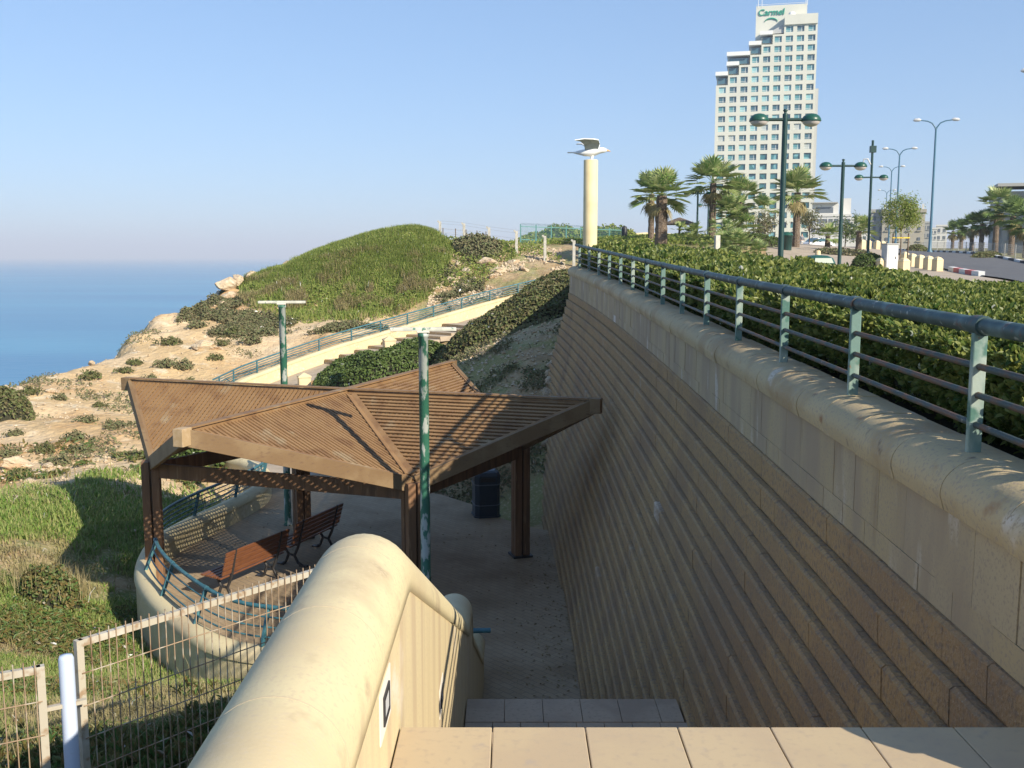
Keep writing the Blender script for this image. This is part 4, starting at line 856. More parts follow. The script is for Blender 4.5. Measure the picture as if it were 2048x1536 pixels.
dome('bush', 'green leafy clump on the slope behind the left roof tip', -8.9, 27.5, 1.1, .9, .3, .6, Hill, 1500, .12, 'hedge2', cat='bush', tops=.15)
x = rng.normal(-8.0, .3, 900); y = rng.normal(16.9, .28, 900)
o = blades('dry_stems', np.stack([x, y, Hill(x, y)+.25], 1), .40, .005, .8, 'straw'); tag(o, 'tuft of dry stems standing over the straw topped bush', 'dry grass', kind='stuff')
# rocks
def rock(i):
    import bmesh
    from mathutils import noise as mn
    bm = bmesh.new(); r = np.random.default_rng(90+i)
    for k in range(15):
        d = r.normal(0, 1, 3); d /= np.linalg.norm(d); bm.verts.new(Vector(d*np.array([.55, .46, .42])*r.uniform(.8, 1.1)))
    bmesh.ops.convex_hull(bm, input=bm.verts[:]); bmesh.ops.bevel(bm, geom=bm.edges[:], offset=.03, segments=1, affect='EDGES')
    bmesh.ops.triangulate(bm, faces=bm.faces[:]); bmesh.ops.subdivide_edges(bm, edges=bm.edges[:], cuts=3, use_grid_fill=True)
    off = Vector((i*7.1, i*3.3, 0))
    for v in bm.verts: v.co *= 1+mn.noise(v.co*3+off)*.12+mn.noise(v.co*8+off)*.07-abs(mn.noise(Vector((v.co.x, v.co.y, v.co.z*5))*1.5+off))*.12
    me = bpy.data.meshes.new('rock'); bm.to_mesh(me); bm.free(); me.materials.append(MT['rock']); return me
RK = [rock(i) for i in range(5)]
def put_rock(u, v, h, s, label, group='sandstone rocks on the slope', sz=.7, xyz=None, k=[0]):
    if xyz is None:
        hs = np.linspace(h*.7, h*1.3, 160); pz_ = np.array([P(u, v, a) for a in hs]); dz = pz_[:, 2]-Hill(pz_[:, 0], pz_[:, 1]); p = pz_[np.argmax(dz < 0) if (dz < 0).any() else np.argmin(np.abs(dz))]
    else: p = xyz
    o = bpy.data.objects.new('rock', RK[k[0] % 5]); k[0] += 1; COL.objects.link(o); o.location = (p[0], p[1], p[2]+.05*s); o.rotation_euler = (random.uniform(-.3, .3), random.uniform(-.3, .3), random.uniform(0, 6)); o.scale = (s, s*random.uniform(.7, 1), s*sz)
    tag(o, label, 'rock', group)
for u, v, h, s in [(455, 572, 57, 1.58), (475, 562, 58, 1.30), (440, 590, 56, 1.08), (462, 596, 55, 1.15), (500, 553, 60, 1.22), (522, 551, 61, 1.08), (445, 610, 55, 0.86), (428, 628, 53, 0.65), (450, 625, 54, 0.72)]:
    put_rock(u, v, h, s, 'pale craggy rock at the cliff top left of the knoll', 'pale rocks at the cliff top beside the knoll')
for u, v, h, s in [(415, 690, 45, 1.4), (395, 697, 44, 1.1), (430, 700, 44, .8)]: put_rock(u, v, h, s, 'flat sandstone slab in the sand below the knoll', 'slabs in the sand below the knoll', .4)
for u, v, h, s in [(70, 950, 25, .7), (95, 935, 26, .5), (60, 965, 24.5, .6), (40, 935, 25, 1.1), (110, 925, 26.5, .4), (20, 1000, 23, .5)]: put_rock(u, v, h, s, 'white grey stone lying at the edge of the sand in the left of the slope', 'stones at the edge of the sand', .55)
for u, v, h, s in [(105, 785, 38, .6), (183, 727, 43, .5), (10, 782, 37.5, .8), (50, 785, 38, .9), (160, 750, 41, .5)]: put_rock(u, v, h, s, 'pale stone on the cliff edge above the sea', 'stones along the cliff edge', .6)
for u, v, h, s in [(975, 530, 58, 1.5), (935, 545, 57, 1.1), (915, 530, 58, .9), (1000, 545, 57, 1.2), (1025, 525, 59, 1.0), (930, 575, 55.5, .9), (905, 560, 56, .8), (950, 560, 56, .7), (985, 555, 56.5, .8), (1050, 540, 57, .8)]: put_rock(u, v, h, s, 'ochre rock in the bare bank right of the knoll', 'ochre rocks right of the knoll', .6)
for x, y, s in [(1.05, 27.6, .5), (1.0, 27.0, .42), (.95, 26.4, .5), (.98, 25.9, .35), (1.12, 28.3, .55), (1.2, 28.8, .5), (.9, 25.3, .4)]: put_rock(0, 0, 0, s, 'whitish rubble stone along the foot of the retaining wall', 'rubble along the wall foot', .9, (x, y, float(Hill(x, y))+.08))
for x, y, s in [(.2, 25.6, 1.3), (-.6, 25.5, 1.2), (-1.4, 25.7, 1.0)]: put_rock(0, 0, 0, s, 'smooth pale boulder on the bank behind the right roof tip', 'boulders behind the roof tip', .5, (x, y, float(Hill(x, y))+.25))

x, y, z = slope_pts(9000, -16, -3.6, 51, 58.5, 0.5, lambda x, y: knoll(x, y)*sm(.0, .12, fbm(x+23, y, .8, 4)))
tag(blades('dry_twigs', np.stack([x, y, z+.2], 1), .38, .013, 1.1, 'straw'), 'dry brown twigs among the scrub low on the knoll', 'dry grass', kind='stuff')
def pebbles(name, label, n, x0, x1, y0, y1, size, mask):
    x, y, z = slope_pts(n, x0, x1, y0, y1, .8, mask); n = len(x); o = np.array([(1, 0, 0), (0, 1, 0), (-1, 0, 0), (0, -1, 0), (0, 0, .8), (0, 0, -.8)], float)
    s_ = size*np.clip(rng.lognormal(0, .5, n), .3, 2.0); d = o[None]*(1+rng.uniform(-.4, .4, (n, 6, 1))); a = rng.uniform(0, 6.28, n); ca, sa = np.cos(a)[:, None], np.sin(a)[:, None]
    V = np.stack([d[..., 0]*ca-d[..., 1]*sa, d[..., 0]*sa+d[..., 1]*ca, d[..., 2]], -1)*s_[:, None, None]+np.stack([x, y, z+.2*s_], 1)[:, None]
    f = np.array([(0, 1, 4), (1, 2, 4), (2, 3, 4), (3, 0, 4), (1, 0, 5), (2, 1, 5), (3, 2, 5), (0, 3, 5)])
    tag(npmesh(name, V, (np.arange(n)[:, None, None]*6+f).reshape(-1, 3), 'rock'), label, 'gravel', kind='stuff')
pebbles('gravel', 'loose stones and gravel on the open sandy slope', 3000, -21, -8, 21, 56, .035, lambda x, y: .3+.7*sm(0, .1, fbm(x, y+50, .6, 3)))
pebbles('gravel', 'loose stones on the bare banks right of the knoll', 2500, -4.5, 3, 53, 62, .06, lambda x, y: sm(-.05, .1, fbm(x, y+20, .7, 3)))
pebbles('gravel', 'small stones on the shaded bank behind the plaza', 1500, -3, 2, 24.5, 36, .04, lambda x, y: .6+0*x)
x, y, z = slope_pts(1300, -9, -.75, 4.0, 15, 1.4, lambda x, y: sm(-.08, .05, fbm(x+13, y, .9, 3)))
o = blades('dry_stalks', np.stack([x, y, z-.02], 1), .42, .003, .6, 'straw'); tag(o, 'tall dry stalks and twigs on the near slope by the wire fence', 'dry grass', kind='stuff')

# fallen leaves on the paving
def litter(label, n, x, y, z): tag(leaves('fallen_leaves', np.stack([x, y, z+.012+0*x], 1), np.tile([0, 0, 1.], (len(x), 1)), .05, 'litter', asp=.5, jit=.25), label, 'fallen leaves', kind='stuff')
n = 420; x = .95-np.abs(rng.normal(0, .5, n)); y = rng.uniform(12.6, 21.2, n); ok = x > -.3; litter('dry leaves gathered along the foot of the retaining wall', n, x[ok], y[ok], FLOOR+0*x[ok])
n = 260; x = rng.uniform(-6.2, .3, n); y = rng.uniform(14.5, 23, n); ok = inpoly(x, y, [p for p in plaza_poly]); litter('few dry leaves scattered over the plaza paving', n, x[ok], y[ok], FLOOR+0*x[ok])
# ================================================================== column with gull
cx_, cy_ = P(1180, 490, 29.4)[:2]; CZ = P(1180, 320, 29.4)[2]-3.615
e = empty('column', (cx_, cy_, CZ), 0, 'tall yellow cream column carrying the white gull sculpture', 'column')
MB().lathe((0, 0, 0), [(.205, .86), (.205, 3.60), (.19, 3.615)], 40).build('shaft', 'column', e)
MB().lathe((0, 0, 0), [(.30, -.3), (.30, .55), (.25, .62), (.235, .80), (.205, .86)], 32).build('plinth', 'bollard', e)
MB().lathe((0, 0, 0), [(.222, .80), (.225, .82), (.225, .85), (.207, .87)], 32).build('ring', 'rail_blue', e)
ztop = CZ+3.615
g = empty('gull_sculpture', (cx_, cy_, ztop), math.radians(-6), 'white gull sculpture with raised wings and orange beak on top of the column', 'sculpture'); g.scale = (.85, .85, .85)
b = MB(); xs_ = [-.60, -.50, -.36, -.22, -.05, .10, .22, .32, .42, .49, .54]; zs = [.245, .25, .25, .245, .25, .27, .30, .315, .32, .315, .305]; rs = [.015, .05, .085, .115, .135, .135, .12, .10, .092, .07, .03]
b.tube(list(zip(xs_, [0]*11, zs)), rs, 16); b.build('body', 'white', g)
b = MB(); b.add([(-.5, .05, .27), (-.5, -.05, .27), (-.78, -.12, .265), (-.80, 0, .262), (-.78, .12, .265), (-.5, .05, .235), (-.5, -.05, .235), (-.78, -.12, .245), (-.80, 0, .242), (-.78, .12, .245)], [(0, 1, 2, 3, 4), (9, 8, 7, 6, 5), (1, 0, 5, 6), (2, 1, 6, 7), (3, 2, 7, 8), (4, 3, 8, 9), (0, 4, 9, 5)]); b.build('tail', 'white', g)
MB().tube([(.53, 0, .31), (.60, 0, .30), (.66, 0, .275)], [.035, .026, .008], 8).build('beak', 'beak', g)
b = MB(); b.tube([(.02, 0, 0), (.03, 0, .08), (.05, 0, .18)], [.055, .05, .085], 12); b.box((.02, 0, .006), (.2, .16, .012)); b.build('leg', 'white', g)
for s in (-1, 1):
    for nm, mt_, o1, o2 in (('wing', 'white', .012, .034), ('wing_underside', 'wing_under', 0, .010)):
        R_ = [(.24, .10, .34), (-.20, .10, .32)]; M_ = [(.30, .26, .50), (-.22, .26, .47)]; K_ = [(.26, .44, .60), (-.34, .46, .565)]; T_ = [(.10, .55, .615), (-.52, .62, .58)]
        rows = [R_, M_, K_, T_]; v = []
        for r in rows:
            for t in (0, .5, 1):
                x = r[0][0]+(r[1][0]-r[0][0])*t; y = s*(r[0][1]+(r[1][1]-r[0][1])*t); z = r[0][2]+(r[1][2]-r[0][2])*t+.03*(1-abs(2*t-1))
                v.append((x, y, z))
        top = [(x, y-s*o2*.5, z+o2) for x, y, z in v]; bot = [(x, y-s*o1*.5, z+o1) for x, y, z in v]; b = MB(); n = 12
        f = []
        for i in range(3):
            for k in range(2): a = i*3+k; f += [(a, a+1, a+4, a+3), (n+a+3, n+a+4, n+a+1, n+a)]
        ring = [0, 1, 2, 5, 8, 11, 10, 9, 6, 3]
        f += [(ring[i], ring[(i+1) % 10], n+ring[(i+1) % 10], n+ring[i]) for i in range(10)]
        b.add(top+bot, f); b.build(nm, mt_, g)
for s in (-1, 1):
    b = MB(); b.lathe((.47, s*.062, .335), [(.004, -.006), (.011, 0), (.004, .008)], 8); b.build('eye', 'iron', g)
# ================================================================== lamps
def twin_lamp(x, y, zt, label, span=1.12, pole_r=.062, extra=None, gz=None, heads=(-1, 1), rz=0, ah=None):
    z0 = float(platz(x, y)) if gz is None else gz; h = zt-z0; ah = h-.22 if ah is None else ah-z0
    e = empty('street_lamp', (x, y, z0), rz, label, 'street lamp', 'green twin globe lamps on the promenade')
    MB().lathe((0, 0, 0), [(.16, -.2), (.16, .25), (pole_r+.02, .35), (pole_r, .5), (pole_r*.92, h-.12), (pole_r*.92, h-.1), (.03, h-.09), (.03, h-.06), (.055, h-.03), (.03, h)], 18).build('pole', 'green_metal', e)
    MB().tube([(heads[0]*span*.32, 0, ah), (0, 0, ah), (heads[-1]*span*.32, 0, ah)] if len(heads) > 1 else [(0, 0, ah), (heads[0]*span*.32, 0, ah)], .035, 8).build('arm', 'green_metal', e)
    for s in heads:
        c = (s*span*.5, 0, ah-.03)
        hd = MB().lathe(c, [(.205, -.012), (.21, .0), (.20, .05), (.165, .10), (.105, .14), (.04, .155), (.01, .157)], 22).build('lamp_hood', 'green_hood', e)
        MB().lathe(c, [(.19, -.013), (.175, -.05), (.13, -.09), (.06, -.115), (.005, -.12)], 22).build('lens', 'lens', hd)
    return e
def at_h(u, v, h): return P(u, v, h)
p = P(1549, 218, 22); twin_lamp(5.86, 22, p[2], 'nearest green twin lamp standing behind the hedge in front of the tower', span=1.12)
p = P(1687, 318, 33.4); twin_lamp(p[0], 33.4, p[2], 'middle green twin lamp standing right of the tower', span=1.14)
p = P(1743, 345, 47); lam = twin_lamp(p[0], 47, p[2], 'green twin lamp with camera mast on top beside the cream bollards', span=1.14)
b = MB(); hh = p[2]-float(platz(p[0], 47)); b.tube([(0, 0, hh-.1), (0, 0, hh+1.45)], .055, 10); b.box((.02, 0, hh+1.05), (.26, .2, .3)); b.build('camera_mast', 'green_metal', lam)
b = MB(); b.tube([(-.05, 0, hh+.35), (-.2, 0, hh+.62), (-.38, 0, hh+.6), (-.4, 0, hh+.42)], .035, 8); b.lathe((-.4, 0, hh+.22), [(.02, 0), (.13, .05), (.13, .16), (.05, .22)], 12); b.build('camera', 'grey_metal', lam)
p = P(1396, 380, 62); twin_lamp(p[0], 62, p[2], 'small dark lamp half hidden by the left palms', span=1.3)
p = P(1417, 405, 80); twin_lamp(p[0], 80, p[2], 'far dark lamp seen between the two left palm groups', span=1.3)
p = P(1562, 400, 40); 
def road_light(u, v, h, label, w_=3.3):
    x, y, zt = P(u, v, h); z0 = float(platz(x, min(y, 330))); H_ = zt-z0; e = empty('road_light', (x, y, z0), math.radians(-8), label, 'road light', 'tall double arm road lights')
    MB().lathe((0, 0, 0), [(.22, -.2), (.22, .1), (.13, .3), (.10, 1.5), (.07, H_-.7)], 14).build('pole', 'blue_pole', e)
    for s in (-1, 1):
        MB().tube([(0, 0, H_-.75), (s*.06, 0, H_-.55), (s*.3, 0, H_-.22), (s*.65, 0, H_-.07), (s*1.2, 0, H_)], [.06, .055, .05, .045, .04], 8).build('arm', 'blue_pole', e)
        b = MB(); b.tube([(s*1.1, 0, H_+.02), (s*1.25, 0, H_+.03), (s*1.55, 0, H_+.02), (s*1.68, 0, H_-.01)], [.05, .13, .12, .03], 10); hd = b.build('lamp_head', 'grey_metal', e)
for a in [(1873, 240, 77, 'nearest tall double arm road light right of the road'), (1800, 297, 101, 'second tall double arm road light, behind the young street tree'), (1784, 333, 134, 'third tall double arm road light'), (1774, 380, 190, 'farthest and smallest double arm road light'), (2112, 140, 52, 'road light past the right border, only the tip of its lamp head in view')]: road_light(*a)
# ================================================================== hotel tower
HX, HY = P(1527, 300, 315)[:2]; hz0 = 3.0
ho = empty('hotel_tower', (HX, HY, hz0), -.245, 'tall pale stepped hotel tower with grid of teal windows and green sign', 'hotel')
PX = .1525; ux = lambda u: (u-1527)*PX; vz = lambda v: P(1527, v, 315)[2]-hz0
cw = 21.3; col_u = lambda c: 1442.3+cw*(c-1); row_v = lambda r: 59.9+19.52*r
fb = MB(); wl = []; DEP = 22; c0 = {0: 7, 1: 6, 2: 5, 3: 4, 4: 3, 5: 2}
zr = lambda r: vz(row_v(r)); RX = ux(col_u(9)+cw*.5)
for r in range(0, 22):
    c = c0.get(r, 1); zc_, zu, zd = zr(r), (zr(r)+zr(r-1))/2, (zr(r)+zr(r+1))/2
    xl = ux(col_u(c)-cw*.5)-(.35 if c == 1 else 0)
    fb.box(((xl+RX)/2, DEP/2+.45, (zu+zd)/2), (RX-xl, DEP, zu-zd))
    ww, wh = 2.1, 1.8
    fb.box(((xl+RX)/2, .225, (zu+zc_+wh/2)/2), (RX-xl, .45, zu-zc_-wh/2)); fb.box(((xl+RX)/2, .225, (zd+zc_-wh/2)/2), (RX-xl, .45, zc_-wh/2-zd))
    ed = [xl]+[ux(col_u(k))+s*ww/2 for k in range(c, 10) for s in (-1, 1)]+[RX]
    for a, b_ in zip(ed[0::2], ed[1::2]): fb.box(((a+b_)/2, .227, zc_), (b_-a, .446, wh))
    wl += [(ux(col_u(k)), zc_, r) for k in range(c, 10)]
zb = (zr(21)+zr(22))/2; fb.box(((ux(1431)+RX)/2, DEP/2, zb/2-1), (RX-ux(1431), DEP, zb+2)); fb.build('facade', 'hotel', ho)
sb = MB(); sb.box((RX+.5, 8, zr(12)/2+8), (1.0, 12, zr(6)+1)); sb.build('grey_side_strip', 'hotel_g', ho)  # thin grey box forming a strip along the tower's right side
# stepped terraces and top blocks
for r, c in ((5, 1), (4, 2), (3, 2), (2, 4), (1, 5)):
    zc_ = zr(r); zu = (zr(r)+zr(r-1))/2; zd = (zr(r)+zr(r+1))/2; x1 = ux(col_u(c)+cw*.5)+(cw*PX*(1 if r in (3,) else 0)); x0 = ux(col_u(c)-cw*.55)
    t = MB(); t.box(((x0+x1)/2, DEP/2+1.2, (zu+zd)/2-.2), (x1-x0, DEP-1, zu-zd-.4)); t.build('terrace_room', 'hotel', ho)
    t = MB(); t.box(((x0+x1)/2-.2, DEP/2-.3, zu+.55), (x1-x0+.35, DEP+.8, 1.15)); t.build('terrace_parapet', 'hotel_w', ho)
    t = MB(); t.box(((x0+x1)/2, .66, zc_-.05), (x1-x0-.8, .1, 1.7)); t.build('terrace_window', 'glass_c', ho)
tb = MB(); tb.box(((ux(1504)+ux(1603))/2, DEP/2+2, (vz(5)+vz(85))/2), (ux(1603)-ux(1504), DEP-4, vz(5)-vz(85))); tb.build('roof_tower', 'hotel', ho)
tb = MB(); tb.box(((ux(1560)+RX)/2, DEP/2-.2, (vz(32)+vz(52))/2), (RX-ux(1560), DEP+.6, vz(32)-vz(52))); tb.build('top_storey', 'hotel', ho)
x0, x1 = ux(1527), ux(1558.5); z0, z1 = vz(67), vz(49); tb = MB(); tb.add([(x0, .5, z0), (x1, .5, z0), (x1, .5, z1), (x0, 3.5, z0), (x1, 3.5, z0), (x1, 3.5, z1)], [(0, 1, 2), (5, 4, 3), (0, 2, 5, 3), (1, 4, 5, 2), (0, 3, 4, 1)]); tb.build('sloped_glazing', 'hotel_g', ho)
tb = MB(); tb.lathe((ux(1574), 2, vz(31.5)), [(1.2, 0), (1.1, .6), (.7, 1.1), (.05, 1.3)], 16); tb.build('roof_dome', 'hotel_w', ho)
tb = MB(); 
for x, h in ((1508, 2), (1515, 3.2), (1600, 2.4), (1603, 1.6), (1606, -3)): tb.tube([(ux(x), 4, vz(5)-(.5 if h > 0 else 5)), (ux(x), 4, vz(5)+h)], .08, 6)
tb.tube([(ux(1504), 4, vz(2.5)), (ux(1603), 4, vz(2.5))], .05, 6); tb.build('antenna', 'hotel_w', ho)
def window_mesh(m):
    me = bpy.data.meshes.new('window'); b = MB(); b.box((0, .40, 0), (2.09, .06, 1.79)); b.box((.28, .36, 0), (.09, .04, 1.78)); b.box((0, .36, -.5), (2.08, .05, .08)); b.box((0, .36, .855), (2.08, .05, .07)); me.from_pydata(b.v, [], b.f)
    me.materials.append(MT[m]); me.materials.append(MT['hotel_w']); me.polygons.foreach_set('material_index', [0]*6+[1]*18); return me
WM = [window_mesh(m) for m in ('glass_a', 'glass_a', 'glass_b', 'glass_c', 'glass_d')]
rest = MB()
for i, (x, z, r) in enumerate(wl):
    if i < 100:
        o = bpy.data.objects.new('window', WM[random.choice([0, 0, 0, 1, 2, 2, 3, 3, 4] if r > 3 else [0, 3, 0])]); COL.objects.link(o); o.parent = ho; o.location = (x, 0, z)
    else: rest.box((x, .40, z), (2.09, .06, 1.79)); rest.box((x+.28, .36, z), (.09, .04, 1.78))
o = rest.build('window', mat('lower_windows', (.05, .17, .19), .15, [(.22, (.20, .42, .45), .5, .56, 1), (.31, (.03, .08, .11), .55, .6, 1)], spec=.7), ho); o['kind'] = 'stuff'
fc = bpy.data.curves.new('sign', 'FONT'); fc.body = 'Carmel'; fc.size = 4.3; fc.extrude = .12; fc.offset = .035; fc.shear = .12; fo = bpy.data.objects.new('sign', fc); COL.objects.link(fo)
bpy.context.view_layer.update(); me = bpy.data.meshes.new_from_object(fo.evaluated_get(bpy.context.evaluated_depsgraph_get())); bpy.data.objects.remove(fo)
me.materials.clear(); o = link(me, 'sign_letters', MT['sign_green'], ho); xw = max(v.co.x for v in me.vertices); k = (ux(1560)-ux(1508))/xw
o.scale = (k, k, 1); o.rotation_euler = (math.pi/2, 0, 0); o.location = (ux(1508), 3.85, vz(24.5))
b = MB(); pts = [(ux(1534)+math.cos(t)*2.0, 3.85, vz(40)+math.sin(t)*1.3) for t in np.linspace(.15, math.pi-.15, 12)]; b.tube(pts, [.05, .1, .16, .2, .22, .24, .24, .22, .2, .16, .1, .05], 6); b.build('sign_arc', 'sign_green', ho)
# ================================================================== other buildings
def block(name, label, u0, u1, v0, v1, h, m, dep=14, rz=None, rows=2, cols=4, gaps=None, wm='win_dark', ww=.5, wh=.45, extra=None):
    x0, y0, zt = P(u0, v0, h); x1 = P(u1, v0, h)[0]; zb = min(float(platz((x0+x1)/2, min(h, 330))), P(u0, v1, h)[2])-1
    e = empty(name, ((x0+x1)/2, h, zb), rz if rz is not None else -math.atan2((x0+x1)/2, h), label, 'building'); W = x1-x0; H_ = zt-zb
    MB().box((0, dep/2, H_/2), (W, dep, H_)).build('wall', m, e)
    b = MB(); b.box((0, dep/2, H_+.15), (W+.3, dep+.3, .5)); b.build('roof', m, e)
    zv = zt-P(u0, v1, h)[2]; 
    for r in range(rows):
        for c in range(cols):
            b = MB(); x = -W/2+W*(c+.5)/cols; z = H_-zv*(r+.6)/rows*.92; w_, h_ = W/cols*ww, zv/rows*wh; b.box((x, -.02, z), (w_, .12, h_)); fr = b.build('window', wm, e)
            q = MB(); q.box((x, -.06, z-h_/2-.08), (w_+.3, .2, .14)); q.build('sill', m, fr)
    return e, W, H_, dep
e, W, H_, D_ = block('apartment_building', 'white flat roofed building with a window band right of the tower', 1624, 1700, 432, 470, 215, 'far_white', rows=2, cols=7, ww=.7, wh=.5)
b = MB(); b.box((-1.2, 5, H_+1.4), (5.4, 7, 2.6)); b.box((3.0, 6, H_+1.9), (2.0, 6, 3.8)); b.build('roof_storey', 'far_white', e); b = MB(); b.box((-1.4, 1.6, H_+1.3), (3.6, .3, 1.2)); b.build('window', 'win_dark', e); b = MB(); b.box((-1.5, 2, H_+2.85), (5.6, 3, .22)); b.build('roof_slab', 'far_grey', e)
block('apartment_building', 'low white building between lamp posts, beyond the small palms', 1692, 1746, 452, 485, 240, 'far_white', rows=2, cols=5)
e, W, H_, D_ = block('apartment_building', 'sandy coloured building with toothed roof edge behind the street tree', 1768, 1848, 424, 492, 150, 'far_tan', rows=3, cols=4, ww=.25, wh=.3)
b = MB(); k = -W/2+.3
while k < W/2: b.box((k, .3, H_+.75), (.28, .5, .8)); k += .75
b.build('battlement', 'far_white', e)
block('apartment_building', 'grey shaded building end left of the toothed roof', 1744, 1769, 424, 492, 152, 'far_grey', rows=3, cols=2, ww=.4, wh=.4)
for i, a in enumerate([(1846, 1862, 446, 480, 260, 'far_grey', 'small grey distant block beside the sandy building'), (1861, 1874, 458, 482, 300, 'far_white', 'tiny white distant house left of the nearest road light'), (1874, 1894, 452, 484, 320, 'far_white', 'small white distant house right of the nearest road light'), (1700, 1716, 438, 470, 330, 'far_white', 'faint white distant block above the low white building')]):
    block('apartment_building', a[6], *a[:5], a[5], rows=2, cols=2)
e, W, H_, D_ = block('villa', 'modern villa with overhanging roof slab at the right border', 2016, 2128, 390, 495, 100, 'far_grey', rz=-.35, rows=2, cols=3)
b = MB(); b.box((-.4, 2, H_+1.0), (W+.8, 6, .3)); b.build('roof_slab', 'far_grey', e); b = MB(); b.box((.5, 5, H_+.75), (1.2, 3, 1.0)); b.build('roof_core', 'win_dark', e)
b = MB(); b.add([(-.2, -3, H_-4.2), (5, -3, H_-4.2), (5, -3, H_+1.0), (1.3, -3, H_+1.0), (-.2, 0, H_-4.2), (5, 0, H_-4.2), (5, 0, H_+1.0), (1.3, 0, H_+1.0)], [(0, 1, 2, 3), (7, 6, 5, 4), (0, 3, 7, 4), (3, 2, 6, 7), (0, 4, 5, 1), (1, 5, 6, 2)]); b.build('slanted_wing', 'far_white', e)
b = MB(); b.lathe((2.4, 3, H_+1.4), [(.5, 0), (.5, .5), (.3, .9), (.03, 1.0)], 12); b.build('roof_vent', 'iron', e)
# ================================================================== palms and trees
def fan_crown(n, rad, seed, droop=.5, low=-.5, high=1.35, pet=.55):
    r = np.random.default_rng(seed); V = []; Fq = []
    for i in range(n):
        az = r.uniform(0, 2*np.pi); el = low+(high-low)*r.random()**.8; L = rad*pet*r.uniform(.8, 1.15); R_ = rad*(1-pet)*1.15*r.uniform(.85, 1.15)
        d = np.array([np.cos(az)*np.cos(el), np.sin(az)*np.cos(el), np.sin(el)]); s_ = np.array([-np.sin(az), np.cos(az), 0]); u = np.cross(d, s_)*-1
        if u[2] < 0: u = -u
        sag = np.array([0, 0, -1.])*droop*L*.35*np.cos(el); tip = d*L+sag; k = len(V)
        w_ = .012*rad/1.5+.006; V += [s_*w_, -s_*w_, tip-s_*w_, tip+s_*w_]; Fq.append((k, k+1, k+2, k+3))
        d2 = nrm(d+sag*.8/L); u2 = nrm(u-(u@d2)*d2)
        ns = 15
        for j in range(ns):
            a = (j-(ns-1)/2)/((ns-1)/2)*1.75; dd = d2*np.cos(a)+s_*np.sin(a)+u2*.18*abs(np.sin(a)); lw = R_*(1-.25*(a/1.75)**2)*r.uniform(.85, 1.1); pp_ = np.cross(dd, u2); pp_ = pp_/np.linalg.norm(pp_); hw = R_*.062
            mid = tip+dd*lw*.55+np.array([0, 0, -1.])*droop*lw*.06; end = tip+dd*lw+np.array([0, 0, -1.])*droop*lw*.42
            k = len(V); V += [tip, mid+pp_*hw, end, mid-pp_*hw]; Fq.append((k, k+1, k+2, k+3))
    return np.array(V), np.array(Fq)
def palm(label, u, vb, h, rad, vc, m='palm', n=34, seed=1, tr=.16, group=None, skirt=True, z0=None, droop=.35):
    x, y, zb = P(u, vb, h); zg = float(platz(x, min(y, 330))) if z0 is None else z0; zc_ = P(u, vc, h)[2]; e = empty('fan_palm', (x, y, zg), random.uniform(0, 6), label, 'palm', group); H_ = max(.3, zc_-zg)
    b = MB(); k = max(3, int(H_/.25)); pr = [(tr*1.25, -.2)]+[(tr*(1.15-.25*i/k)*(1+.12*(i % 2)), H_*i/k) for i in range(k+1)]; b.lathe((0, 0, 0), pr, 10, smooth=False); b.build('trunk', 'trunk', e)
    rad *= 1.05; V, Fq = fan_crown(n, rad, seed, droop); V = V+np.array([0, 0, H_]); npmesh('crown', V, Fq, m, e)
    if skirt and H_ > 1.2:
        V, Fq = fan_crown(9, rad*.7, seed+50, 1.0, -1.45, -.7); npmesh('dead_fronds', V+np.array([0, 0, H_-.05]), Fq, 'straw', e)
    return e
gl = 'fan palms on the promenade'
palm('left fan palm of the pair behind the column, with pale trunk', 1302, 470, 60, 1.45, 388, seed=1, group=gl)
palm('right fan palm of the pair behind the column, with dark thick trunk', 1322, 478, 55, 1.6, 392, m='palm', seed=2, tr=.30, group=gl, n=40)
palm('tallest fan palm at the left edge of the tower', 1424, 470, 62, 1.75, 365, seed=3, group=gl, tr=.2, n=40)
palm('fan palm between the tallest palm and the nearest lamp', 1478, 470, 66, 1.6, 398, seed=4, group=gl, n=32)
palm('fan palm standing right of the nearest lamp before the tower', 1592, 478, 64, 1.75, 385, seed=5, group=gl, tr=.2, n=38)
palm('small low fan palm left of the middle lamp', 1655, 490, 70, 1.1, 472, seed=6, group=gl, n=22, skirt=False)
palm('bushy low fan palm right of the middle lamp', 1717, 490, 62, 1.15, 462, seed=7, group=gl, n=26, skirt=False)
gr = 'palms along the far side of the road'
for i, (u, vb, h, rad, vc, lb_) in enumerate([(1905, 490, 150, 1.7, 462, 'farthest palm of the row beyond the road'), (1922, 492, 135, 1.7, 458, 'second farthest palm of the row beyond the road'), (1943, 493, 118, 1.7, 452, 'third farthest palm of the row beyond the road'), (1962, 495, 104, 1.7, 446, 'palm in the middle of the row beyond the road'), (1990, 497, 90, 1.9, 410, 'tallest palm of the row beyond the road'), (2022, 500, 84, 1.7, 432, 'palm in front of the villa wall'), (2052, 505, 76, 1.6, 450, 'palm cut by the right border beyond the road')]):
    palm(lb_, u, vb, h, rad, vc, m='palm_dark' if i != 4 else 'palm', n=34, seed=20+i, tr=.22, group=gr)
